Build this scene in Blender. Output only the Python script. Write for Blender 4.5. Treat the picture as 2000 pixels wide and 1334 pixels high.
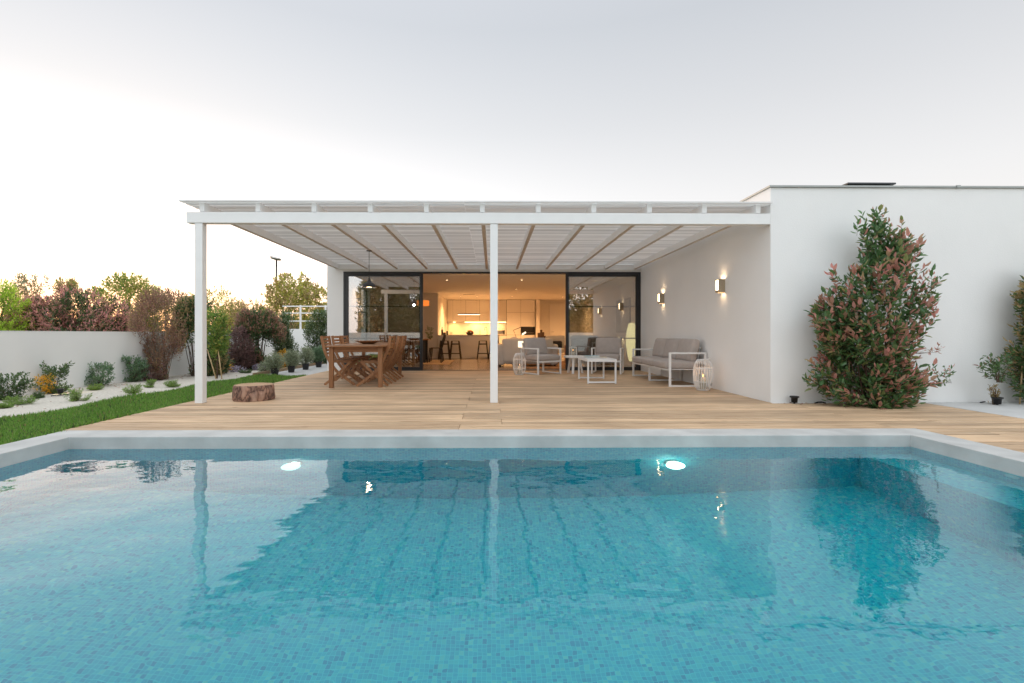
import bpy, math, random
import numpy as np
from mathutils import Matrix, Vector
for o in list(bpy.data.objects): bpy.data.objects.remove(o, do_unlink=True)
S = bpy.context.scene
COL = S.collection
R = math.radians

# ------------------------------------------------------------------ camera
F = 944.0; TH = R(0.70); H = 0.91; PX = 961 + F*math.tan(TH); PY = 652.0
cd = bpy.data.cameras.new('camera'); cam = bpy.data.objects.new('camera', cd); COL.objects.link(cam)
cam.location = (0, 0, H); cam.rotation_euler = (R(90), 0, -TH)
cd.sensor_width = 36; cd.lens = F*36/2000; cd.shift_x = (1000-PX)/2000; cd.shift_y = (PY-667)/2000
cd.clip_start = 0.05; cd.clip_end = 2000
S.camera = cam
def at(px, py, z=0.0):
    d = F*(H-z)/(py-PY); l = (px-PX)/F*d
    return (l*math.cos(TH)+d*math.sin(TH), -l*math.sin(TH)+d*math.cos(TH))
def xat(px, Y):
    t = (px-PX)/F
    return Y*(t*math.cos(TH)+math.sin(TH))/(math.cos(TH)-t*math.sin(TH))

# ------------------------------------------------------------------ world
W = bpy.data.worlds.new('World'); S.world = W; W.use_nodes = True
nt = W.node_tree; nt.nodes.clear()
def N(nt, t, **k):
    n = nt.nodes.new(t)
    for a, v in k.items():
        if a.startswith('i_'):
            key = a[2:]
            n.inputs[int(key) if key.isdigit() else key.replace('_', ' ')].default_value = v
        else: setattr(n, a, v)
    return n
def ramp(nt, stops, interp='LINEAR'):
    n = nt.nodes.new('ShaderNodeValToRGB'); cr = n.color_ramp; cr.interpolation = interp
    while len(cr.elements) < len(stops): cr.elements.new(0.5)
    for e, (p, c) in zip(cr.elements, stops):
        e.position = p; e.color = (c[0], c[1], c[2], 1)
    return n
SUN_EL = R(2.5); SUNDIR = Vector((-0.62, 0.78, 0)).normalized()
out = N(nt, 'ShaderNodeOutputWorld')
tc = N(nt, 'ShaderNodeTexCoord'); nrm = N(nt, 'ShaderNodeVectorMath', operation='NORMALIZE')
nt.links.new(tc.outputs['Generated'], nrm.inputs[0])
sp = N(nt, 'ShaderNodeSeparateXYZ'); nt.links.new(nrm.outputs[0], sp.inputs[0])
# pale evening sky: creamy near the horizon, cool grey above
rp = ramp(nt, [(0.0, (.80, .56, .44)), (0.06, (.82, .68, .62)), (0.13, (.79, .755, .745)), (0.25, (.72, .71, .715)), (0.40, (.595, .60, .62)), (0.53, (.50, .52, .555)), (0.60, (.52, .54, .58)), (0.72, (.7, .72, .75)), (1.0, (.7, .72, .75))])  # topmost stops lifted, above the view, to add light from overhead
nt.links.new(sp.outputs['Z'], rp.inputs[0])
bg1 = N(nt, 'ShaderNodeBackground', i_Strength=.95); nt.links.new(rp.outputs[0], bg1.inputs['Color'])
# sunset glow around the sun's azimuth, low over the horizon
dt = N(nt, 'ShaderNodeVectorMath', operation='DOT_PRODUCT'); dt.inputs[1].default_value = (*SUNDIR[:2], 0.05)
nt.links.new(nrm.outputs[0], dt.inputs[0])
mx = N(nt, 'ShaderNodeMath', operation='MAXIMUM', i_1=0.0); nt.links.new(dt.outputs['Value'], mx.inputs[0])
pw = N(nt, 'ShaderNodeMath', operation='POWER', i_1=3.0); nt.links.new(mx.outputs[0], pw.inputs[0])
gl = N(nt, 'ShaderNodeBackground'); gr_ = ramp(nt, [(0, (.42, .17, .06)), (.06, (.62, .36, .24)), (.12, (.60, .47, .42)), (.24, (.24, .22, .22)), (.38, (.09, .09, .09)), (.56, (.07, .07, .075)), (1, (0, 0, 0))]); nt.links.new(sp.outputs['Z'], gr_.inputs[0]); nt.links.new(gr_.outputs[0], gl.inputs['Color'])
ml = N(nt, 'ShaderNodeMath', operation='MULTIPLY', i_1=1.15); nt.links.new(pw.outputs[0], ml.inputs[0])
nt.links.new(ml.outputs[0], gl.inputs['Strength'])
# extra sky light added behind the camera to brighten the facade
ng = N(nt, 'ShaderNodeMath', operation='MULTIPLY', i_1=-1.0); nt.links.new(sp.outputs['Y'], ng.inputs[0])
mr = N(nt, 'ShaderNodeMapRange', i_1=-0.2, i_2=0.9, i_3=0.0, i_4=.76); mr.clamp = True; nt.links.new(ng.outputs[0], mr.inputs[0])
ea = N(nt, 'ShaderNodeBackground'); ea.inputs['Color'].default_value = (.84, .93, 1, 1); nt.links.new(mr.outputs[0], ea.inputs['Strength'])
# extra sky light added overhead, out of view, to brighten deck and walls
zr = N(nt, 'ShaderNodeMapRange', i_1=0.60, i_2=0.85, i_3=0.0, i_4=.30); zr.clamp = True; nt.links.new(sp.outputs['Z'], zr.inputs[0])
zb = N(nt, 'ShaderNodeBackground'); zb.inputs['Color'].default_value = (.92, .96, 1, 1); nt.links.new(zr.outputs[0], zb.inputs['Strength'])
sky = N(nt, 'ShaderNodeTexSky', sky_type='NISHITA', sun_disc=False); sky.sun_elevation = SUN_EL
sky.sun_rotation = math.atan2(SUNDIR.x, SUNDIR.y)
bs = N(nt, 'ShaderNodeBackground', i_Strength=0.035); nt.links.new(sky.outputs[0], bs.inputs['Color'])
a1 = N(nt, 'ShaderNodeAddShader'); a2 = N(nt, 'ShaderNodeAddShader'); a3 = N(nt, 'ShaderNodeAddShader'); a4 = N(nt, 'ShaderNodeAddShader')
for a, x, y in ((a1, bg1, gl), (a2, ea, bs), (a3, a1, a2), (a4, a3, zb)):
    nt.links.new(x.outputs[0], a.inputs[0]); nt.links.new(y.outputs[0], a.inputs[1])
nt.links.new(a4.outputs[0], out.inputs['Surface'])
sl = bpy.data.lights.new('sun', 'SUN'); so = bpy.data.objects.new('sun', sl); COL.objects.link(so)
sl.energy = 1.1; sl.angle = R(8); sl.color = (1, .72, .48)
sd = Vector((SUNDIR.x*math.cos(SUN_EL), SUNDIR.y*math.cos(SUN_EL), math.sin(SUN_EL)))
so.rotation_euler = sd.to_track_quat('Z', 'Y').to_euler(); so.location = (-20, 30, 10)
S.view_settings.view_transform = 'Standard'; S.view_settings.look = 'None'; S.view_settings.exposure = 0.32; S.view_settings.gamma = 1
S.view_settings.use_curve_mapping = False
S.render.engine = 'CYCLES'
S.cycles.caustics_refractive = True; S.cycles.caustics_reflective = True; S.cycles.max_bounces = 12; S.cycles.transparent_max_bounces = 16
S.cycles.sample_clamp_indirect = 6

# ------------------------------------------------------------------ materials
def newmat(name):
    m = bpy.data.materials.new(name); m.use_nodes = True; m.node_tree.nodes.clear()
    nt = m.node_tree; o = N(nt, 'ShaderNodeOutputMaterial'); return m, nt, o
def mat(name, col, rough=.6, metal=0, var=.06, scale=6, bump=0, bscale=60, spec=.5, emis=None, es=0):
    m, nt, o = newmat(name); p = N(nt, 'ShaderNodeBsdfPrincipled'); nt.links.new(p.outputs[0], o.inputs[0])
    p.inputs['Roughness'].default_value = rough; p.inputs['Metallic'].default_value = metal
    p.inputs['Specular IOR Level'].default_value = spec
    t = N(nt, 'ShaderNodeTexCoord'); n = N(nt, 'ShaderNodeTexNoise'); n.inputs['Scale'].default_value = scale; n.inputs['Detail'].default_value = 5
    nt.links.new(t.outputs['Object'], n.inputs['Vector'])
    r = ramp(nt, [(.3, [c*(1-var) for c in col]), (.7, [min(1, c*(1+var)) for c in col])]); nt.links.new(n.outputs[0], r.inputs[0])
    nt.links.new(r.outputs[0], p.inputs['Base Color'])
    if bump:
        n2 = N(nt, 'ShaderNodeTexNoise'); n2.inputs['Scale'].default_value = bscale; n2.inputs['Detail'].default_value = 4
        nt.links.new(t.outputs['Object'], n2.inputs['Vector'])
        b = N(nt, 'ShaderNodeBump', i_Strength=.6, i_Distance=bump); nt.links.new(n2.outputs[0], b.inputs['Height']); nt.links.new(b.outputs[0], p.inputs['Normal'])
    if emis:
        p.inputs['Emission Color'].default_value = (*emis, 1); p.inputs['Emission Strength'].default_value = es
    return m
def wood(name, c1, c2, axis=0, rough=.55, island=True, scale=1.0, knots=False, bump=.002):
    m, nt, o = newmat(name); p = N(nt, 'ShaderNodeBsdfPrincipled', i_Roughness=rough); nt.links.new(p.outputs[0], o.inputs[0])
    t = N(nt, 'ShaderNodeTexCoord'); g = N(nt, 'ShaderNodeNewGeometry')
    cb = N(nt, 'ShaderNodeMath', operation='MULTIPLY', i_1=37.0); nt.links.new(g.outputs['Random Per Island'], cb.inputs[0])
    ad = N(nt, 'ShaderNodeVectorMath', operation='ADD'); nt.links.new(t.outputs['Object'], ad.inputs[0]); nt.links.new(cb.outputs[0], ad.inputs[1])
    mp = N(nt, 'ShaderNodeMapping'); s = [22*scale]*3; s[axis] = 1.1*scale; mp.inputs['Scale'].default_value = s; nt.links.new(ad.outputs[0], mp.inputs[0])
    n = N(nt, 'ShaderNodeTexNoise'); n.inputs['Scale'].default_value = 1.6; n.inputs['Detail'].default_value = 7; n.inputs['Distortion'].default_value = .6; nt.links.new(mp.outputs[0], n.inputs['Vector'])
    r = ramp(nt, [(.28, c1), (.5, [(a+b)/2 for a, b in zip(c1, c2)]), (.72, c2)]); nt.links.new(n.outputs[0], r.inputs[0])
    hs = N(nt, 'ShaderNodeHueSaturation'); nt.links.new(r.outputs[0], hs.inputs['Color'])
    v = N(nt, 'ShaderNodeMapRange', i_1=0, i_2=1, i_3=.76, i_4=1.17); nt.links.new(g.outputs['Random Per Island'], v.inputs[0])
    nt.links.new(v.outputs[0], hs.inputs['Value'])
    last = hs.outputs[0]
    if knots:
        k = N(nt, 'ShaderNodeTexVoronoi'); k.inputs['Scale'].default_value = 1.0
        mk = N(nt, 'ShaderNodeMapping'); s = [7]*3; s[axis] = 2.6; mk.inputs['Scale'].default_value = s; nt.links.new(ad.outputs[0], mk.inputs[0]); nt.links.new(mk.outputs[0], k.inputs['Vector'])
        kr = ramp(nt, [(.05, (.35, .35, .35)), (.12, (0, 0, 0))]); nt.links.new(k.outputs['Distance'], kr.inputs[0])
        mm = N(nt, 'ShaderNodeMix', data_type='RGBA'); nt.links.new(kr.outputs[0], mm.inputs[0]); nt.links.new(last, mm.inputs[6]); mm.inputs[7].default_value = (.13, .055, .02, 1); last = mm.outputs[2]
        big = N(nt, 'ShaderNodeTexNoise'); big.inputs['Scale'].default_value = 1.3; nt.links.new(t.outputs['Object'], big.inputs['Vector'])
        br = N(nt, 'ShaderNodeMapRange', i_1=.3, i_2=.7, i_3=.86, i_4=1.1); nt.links.new(big.outputs[0], br.inputs[0])
        h2 = N(nt, 'ShaderNodeHueSaturation'); nt.links.new(last, h2.inputs['Color']); nt.links.new(br.outputs[0], h2.inputs['Value']); last = h2.outputs[0]
    nt.links.new(last, p.inputs['Base Color'])
    b = N(nt, 'ShaderNodeBump', i_Strength=.5, i_Distance=bump); nt.links.new(n.outputs[0], b.inputs['Height']); nt.links.new(b.outputs[0], p.inputs['Normal'])
    return m
def leaf(name, cols, trans=.3, rough=.45):
    m, nt, o = newmat(name); p = N(nt, 'ShaderNodeBsdfPrincipled', i_Roughness=rough)
    g = N(nt, 'ShaderNodeNewGeometry'); k = len(cols)
    r = ramp(nt, [(i/max(1, k-1), c) for i, c in enumerate(cols)]); nt.links.new(g.outputs['Random Per Island'], r.inputs[0])
    nt.links.new(r.outputs[0], p.inputs['Base Color'])
    tr = N(nt, 'ShaderNodeBsdfTranslucent'); hs = N(nt, 'ShaderNodeHueSaturation', i_Value=1.9); nt.links.new(r.outputs[0], hs.inputs['Color']); nt.links.new(hs.outputs[0], tr.inputs['Color'])
    mi = N(nt, 'ShaderNodeMixShader', i_0=trans); nt.links.new(p.outputs[0], mi.inputs[1]); nt.links.new(tr.outputs[0], mi.inputs[2]); nt.links.new(mi.outputs[0], o.inputs[0])
    return m
def emit(name, col, s):
    m, nt, o = newmat(name); e = N(nt, 'ShaderNodeEmission', i_Strength=s); e.inputs[0].default_value = (*col, 1); nt.links.new(e.outputs[0], o.inputs[0]); return m
def tiles(name, ax, size=.025, bright=1.42):
    m, nt, o = newmat(name); p = N(nt, 'ShaderNodeBsdfPrincipled', i_Roughness=.35); nt.links.new(p.outputs[0], o.inputs[0])
    t = N(nt, 'ShaderNodeTexCoord'); s = N(nt, 'ShaderNodeSeparateXYZ'); nt.links.new(t.outputs['Object'], s.inputs[0])
    cells = []; fr = []
    for a in ax:
        d = N(nt, 'ShaderNodeMath', operation='DIVIDE', i_1=size); nt.links.new(s.outputs[a], d.inputs[0])
        f = N(nt, 'ShaderNodeMath', operation='FLOOR'); nt.links.new(d.outputs[0], f.inputs[0]); cells.append(f)
        q = N(nt, 'ShaderNodeMath', operation='FRACT'); nt.links.new(d.outputs[0], q.inputs[0])
        pp = N(nt, 'ShaderNodeMath', operation='PINGPONG', i_1=.5); nt.links.new(q.outputs[0], pp.inputs[0]); fr.append(pp)
    c = N(nt, 'ShaderNodeCombineXYZ'); nt.links.new(cells[0].outputs[0], c.inputs[0]); nt.links.new(cells[1].outputs[0], c.inputs[1])
    w = N(nt, 'ShaderNodeTexWhiteNoise', noise_dimensions='2D'); nt.links.new(c.outputs[0], w.inputs[0])
    k = bright
    r = ramp(nt, [(0, (.005*k, .28*k, .41*k)), (.12, (.005*k, .335*k, .455*k)), (.22, (.01*k, .39*k, .49*k)), (.55, (.012*k, .43*k, .515*k)), (.9, (.06*k, .49*k, .52*k)), (1, (.18*k, .54*k, .52*k))])
    nt.links.new(w.outputs[0], r.inputs[0])
    mn = N(nt, 'ShaderNodeMath', operation='MINIMUM'); nt.links.new(fr[0].outputs[0], mn.inputs[0]); nt.links.new(fr[1].outputs[0], mn.inputs[1])
    gr = ramp(nt, [(.035, (1, 1, 1)), (.07, (0, 0, 0))]); nt.links.new(mn.outputs[0], gr.inputs[0])
    mm = N(nt, 'ShaderNodeMix', data_type='RGBA'); nt.links.new(gr.outputs[0], mm.inputs[0]); nt.links.new(r.outputs[0], mm.inputs[6]); mm.inputs[7].default_value = (.08*k, .56*k, .60*k, 1)
    nt.links.new(mm.outputs[2], p.inputs['Base Color'])
    return m
M = {}
M['stucco'] = mat('white_stucco', (.85, .85, .84), .85, var=.03, scale=.9, bump=.003, bscale=90)
M['intwall'] = mat('interior_plaster', (.78, .74, .68), .7, var=.02)
M['cab'] = mat('cabinet_lacquer', (.82, .79, .74), .35, var=.01)
M['dark'] = mat('dark_aluminium', (.025, .027, .030), .35, var=.1)
M['black'] = mat('black_plastic', (.012, .012, .013), .45, var=.1)
M['wpaint'] = mat('white_paint', (.84, .84, .83), .45, var=.02)
M['pwood'] = wood('white_painted_wood', (.74, .73, .72), (.86, .85, .84), 0, .6, bump=.001)
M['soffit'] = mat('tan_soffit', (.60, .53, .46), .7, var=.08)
M['coping'] = mat('grey_stone_coping', (.50, .50, .485), .7, var=.15, scale=3.2, bump=.002, bscale=35)
M['metaledge'] = mat('zinc_roof_edge', (.33, .35, .34), .4, metal=.5, var=.05)
M['deck'] = wood('pine_deck', (.41, .26, .15), (.73, .525, .335), 0, .6, knots=True, bump=.002)
M['teak'] = wood('teak', (.22, .09, .034), (.41, .195, .08), 0, .45)
M['teakz'] = wood('teak_upright', (.23, .095, .036), (.42, .20, .085), 2, .45)
M['cushion'] = mat('taupe_fabric', (.45, .40, .37), .95, var=.05, scale=12, bump=.0015, bscale=500)
M['lfab'] = mat('pale_grey_fabric', (.60, .57, .53), .95, var=.04, bump=.001, bscale=300)
M['brownfab'] = mat('brown_leather', (.055, .035, .024), .5, var=.15)
M['floor'] = mat('polished_concrete_floor', (.30, .24, .19), .22, var=.12, scale=1.5)
M['rug'] = mat('woven_jute_rug', (.42, .31, .20), .95, var=.12, scale=30, bump=.002, bscale=200)
M['rug2'] = mat('patterned_rug', (.33, .19, .10), .95, var=.55, scale=9)
M['gravel'] = mat('pale_sand_gravel', (.60, .56, .49), .95, var=.16, scale=45, bump=.012, bscale=70)
M['conc'] = mat('light_concrete', (.55, .55, .54), .8, var=.06, scale=3, bump=.001)
M['soil'] = mat('dark_soil', (.11, .095, .06), .95, var=.3, scale=8, bump=.01, bscale=20)
M['groundgreen'] = mat('rough_ground', (.10, .11, .05), .95, var=.4, scale=2, bump=.01, bscale=10)
M['timber'] = wood('timber_edging', (.26, .17, .09), (.42, .30, .18), 1, .7)
M['bamboo'] = wood('bamboo', (.45, .30, .14), (.62, .46, .26), 2, .5)
M['bark'] = mat('grey_brown_bark', (.16, .115, .08), .9, var=.3, scale=20, bump=.004, bscale=60)
M['twig'] = mat('twig_bark', (.10, .06, .04), .85, var=.25)
M['steel'] = mat('brushed_steel', (.45, .44, .42), .3, metal=1, var=.05)
M['gun'] = mat('gunmetal', (.10, .09, .08), .35, metal=.9, var=.1)
M['bronze'] = mat('bronze_metal', (.48, .40, .29), .4, metal=.6, var=.05)
M['tileXY'] = tiles('pool_mosaic_floor', ('X', 'Y')); M['tileXZ'] = tiles('pool_mosaic_wall', ('X', 'Z'), bright=1.5); M['tileYZ'] = tiles('pool_mosaic_side', ('Y', 'Z'), bright=1.5)
M['warm'] = emit('warm_lamp_glow', (1, .72, .40), 9); M['warmdim'] = emit('warm_lamp_shade', (1, .80, .50), 1.6)
M['strip'] = emit('warm_led_strip', (1, .66, .30), 9); M['flame'] = emit('candle_flame', (1, .45, .14), 5)
M['poolglow'] = emit('pool_lamp_glow', (1, 1, .9), 8)
M['fire'] = emit('hearth_glow', (1, .55, .28), 1.4)
M['candle'] = mat('candle_wax', (.75, .68, .58), .5)
# paper lamp shade: glows from inside with thin ribs
M['paper'] = emit('paper_lamp_shade', (1, .80, .36), 1.5)
G = {'green': leaf('leaf_green', [(.06, .11, .035), (.09, .16, .05), (.07, .13, .06), (.13, .19, .06)]),
 'dgreen': leaf('leaf_dark_green', [(.065, .14, .05), (.11, .21, .07), (.08, .17, .08), (.24, .26, .09)], .28, .30),
 'red': leaf('leaf_young_red', [(.46, .18, .16), (.36, .22, .14), (.62, .28, .25), (.34, .27, .13)], .3, .4),
 'olive': leaf('leaf_olive_grey', [(.24, .28, .18), (.34, .38, .25), (.18, .24, .15), (.42, .43, .30)], .3),
 'brown': leaf('leaf_copper_brown', [(.30, .16, .125), (.23, .13, .10), (.38, .21, .14), (.28, .19, .11)], .3),
 'purple': leaf('leaf_dark_purple', [(.16, .09, .095), (.21, .115, .11), (.14, .10, .085), (.27, .16, .14)], .25),
 'pink': leaf('leaf_rose_red', [(.60, .26, .24), (.45, .22, .22), (.68, .36, .29), (.36, .30, .16)], .35),
 'lime': leaf('leaf_lime', [(.36, .50, .05), (.46, .60, .08), (.28, .42, .05), (.52, .60, .12)], .5),
 'ygreen': leaf('leaf_yellow_green', [(.30, .32, .07), (.40, .38, .10), (.22, .25, .07), (.46, .38, .13)], .6),
 'tan': leaf('leaf_backlit_tan', [(.34, .24, .12), (.26, .22, .10), (.42, .28, .15), (.22, .22, .10)], .5),
 'bluegreen': leaf('leaf_blue_green', [(.10, .19, .11), (.15, .25, .14), (.19, .28, .15), (.10, .18, .09)], .3),
 'fresh': leaf('leaf_fresh_green', [(.15, .26, .05), (.22, .34, .07), (.12, .21, .05), (.28, .38, .11)], .35),
 'yellow': leaf('flower_yellow', [(.75, .42, .03), (.85, .55, .08), (.60, .35, .04)], .3),
 'mauve': leaf('flower_mauve', [(.45, .40, .55), (.60, .56, .66), (.35, .30, .45)], .3),
 'grass': leaf('grass_blades', [(.15, .30, .05), (.22, .42, .07), (.18, .35, .06), (.34, .48, .14)], .3, .5),
 'dark_tree': leaf('leaf_garden_tree', [(.12, .16, .07), (.18, .22, .10), (.10, .13, .06), (.25, .26, .15)], .3)}
# glass: clear and reflective
def glass(name, base, tint):
    m, nt, o = newmat(name); fr = N(nt, 'ShaderNodeLayerWeight', i_Blend=.5); pw_ = N(nt, 'ShaderNodeMath', operation='POWER', i_1=4.0); nt.links.new(fr.outputs['Facing'], pw_.inputs[0]); ad = N(nt, 'ShaderNodeMath', operation='MULTIPLY_ADD', i_1=.9, i_2=base, use_clamp=True); nt.links.new(pw_.outputs[0], ad.inputs[0])
    t = N(nt, 'ShaderNodeBsdfTransparent'); t.inputs[0].default_value = (*tint, 1); g = N(nt, 'ShaderNodeBsdfGlossy', i_Roughness=.0); g.inputs[0].default_value = (.92, .93, .93, 1)
    mi = N(nt, 'ShaderNodeMixShader'); nt.links.new(ad.outputs[0], mi.inputs[0]); nt.links.new(t.outputs[0], mi.inputs[1]); nt.links.new(g.outputs[0], mi.inputs[2]); nt.links.new(mi.outputs[0], o.inputs[0]); return m
M['glass'] = glass('door_glass', .30, (.80, .82, .82)); M['clear'] = glass('clear_glass', .03, (.93, .94, .93))
# water
m, nt, o = newmat('pool_water'); M['water'] = m
t = N(nt, 'ShaderNodeTexCoord'); mp = N(nt, 'ShaderNodeMapping'); mp.inputs['Rotation'].default_value = (0, 0, R(28)); mp.inputs['Scale'].default_value = (1.0, 1.45, 1); nt.links.new(t.outputs['Object'], mp.inputs[0])
n1 = N(nt, 'ShaderNodeTexNoise'); n1.inputs['Scale'].default_value = 2.3; n1.inputs['Detail'].default_value = 1.0; n1.inputs['Roughness'].default_value = .35; nt.links.new(mp.outputs[0], n1.inputs['Vector'])
n2 = N(nt, 'ShaderNodeTexNoise'); n2.inputs['Scale'].default_value = 9; n2.inputs['Detail'].default_value = 1.5; n2.inputs['Roughness'].default_value = .4; nt.links.new(mp.outputs[0], n2.inputs['Vector'])
b1 = N(nt, 'ShaderNodeBump', i_Strength=1.0, i_Distance=.0060); nt.links.new(n1.outputs[0], b1.inputs['Height'])
b2 = N(nt, 'ShaderNodeBump', i_Strength=1.0, i_Distance=.0010); nt.links.new(n2.outputs[0], b2.inputs['Height']); nt.links.new(b1.outputs[0], b2.inputs['Normal'])
fr = N(nt, 'ShaderNodeFresnel', i_IOR=1.74); nt.links.new(b2.outputs[0], fr.inputs['Normal'])
rf = N(nt, 'ShaderNodeBsdfRefraction', i_IOR=1.333, i_Roughness=0); rf.inputs[0].default_value = (.50, .98, 1, 1)
gs = N(nt, 'ShaderNodeBsdfGlossy', i_Roughness=.0); gs.inputs[0].default_value = (1, 1, 1, 1)
for s_ in (rf, gs): nt.links.new(b2.outputs[0], s_.inputs['Normal'])
mi = N(nt, 'ShaderNodeMixShader'); nt.links.new(fr.outputs[0], mi.inputs[0]); nt.links.new(rf.outputs[0], mi.inputs[1]); nt.links.new(gs.outputs[0], mi.inputs[2]); nt.links.new(mi.outputs[0], o.inputs[0])
# log bark with cracks
m, nt, o = newmat('log_bark'); M['logbark'] = m
p = N(nt, 'ShaderNodeBsdfPrincipled', i_Roughness=.85); nt.links.new(p.outputs[0], o.inputs[0]); t = N(nt, 'ShaderNodeTexCoord'); mp = N(nt, 'ShaderNodeMapping'); mp.inputs['Scale'].default_value = (1, 1, .45); nt.links.new(t.outputs['Object'], mp.inputs[0])
nz = N(nt, 'ShaderNodeTexNoise'); nz.inputs['Scale'].default_value = 14; nt.links.new(mp.outputs[0], nz.inputs['Vector'])
mv = N(nt, 'ShaderNodeMix', data_type='VECTOR'); mv.inputs[0].default_value = .12; nt.links.new(mp.outputs[0], mv.inputs[4]); nt.links.new(nz.outputs['Color'], mv.inputs[5])
vo = N(nt, 'ShaderNodeTexVoronoi', feature='DISTANCE_TO_EDGE'); vo.inputs['Scale'].default_value = 11; nt.links.new(mv.outputs[1], vo.inputs['Vector'])
r = ramp(nt, [(0, (.10, .065, .05)), (.03, (.17, .10, .075)), (.10, (.34, .21, .15)), (.5, (.50, .37, .29))]); nt.links.new(vo.outputs['Distance'], r.inputs[0])
r2 = ramp(nt, [(.35, (.6, .55, .55)), (.65, (1.1, 1, .95))]); nt.links.new(nz.outputs[0], r2.inputs[0]); mm = N(nt, 'ShaderNodeMix', data_type='RGBA', blend_type='MULTIPLY'); mm.inputs[0].default_value = 1
nt.links.new(r.outputs[0], mm.inputs[6]); nt.links.new(r2.outputs[0], mm.inputs[7]); nt.links.new(mm.outputs[2], p.inputs['Base Color'])
bb = N(nt, 'ShaderNodeBump', i_Strength=1, i_Distance=.02); nt.links.new(vo.outputs['Distance'], bb.inputs['Height']); nt.links.new(bb.outputs[0], p.inputs['Normal'])
M['logtop'] = wood('log_end_grain', (.42, .24, .13), (.60, .40, .24), 2, .7)

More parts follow.
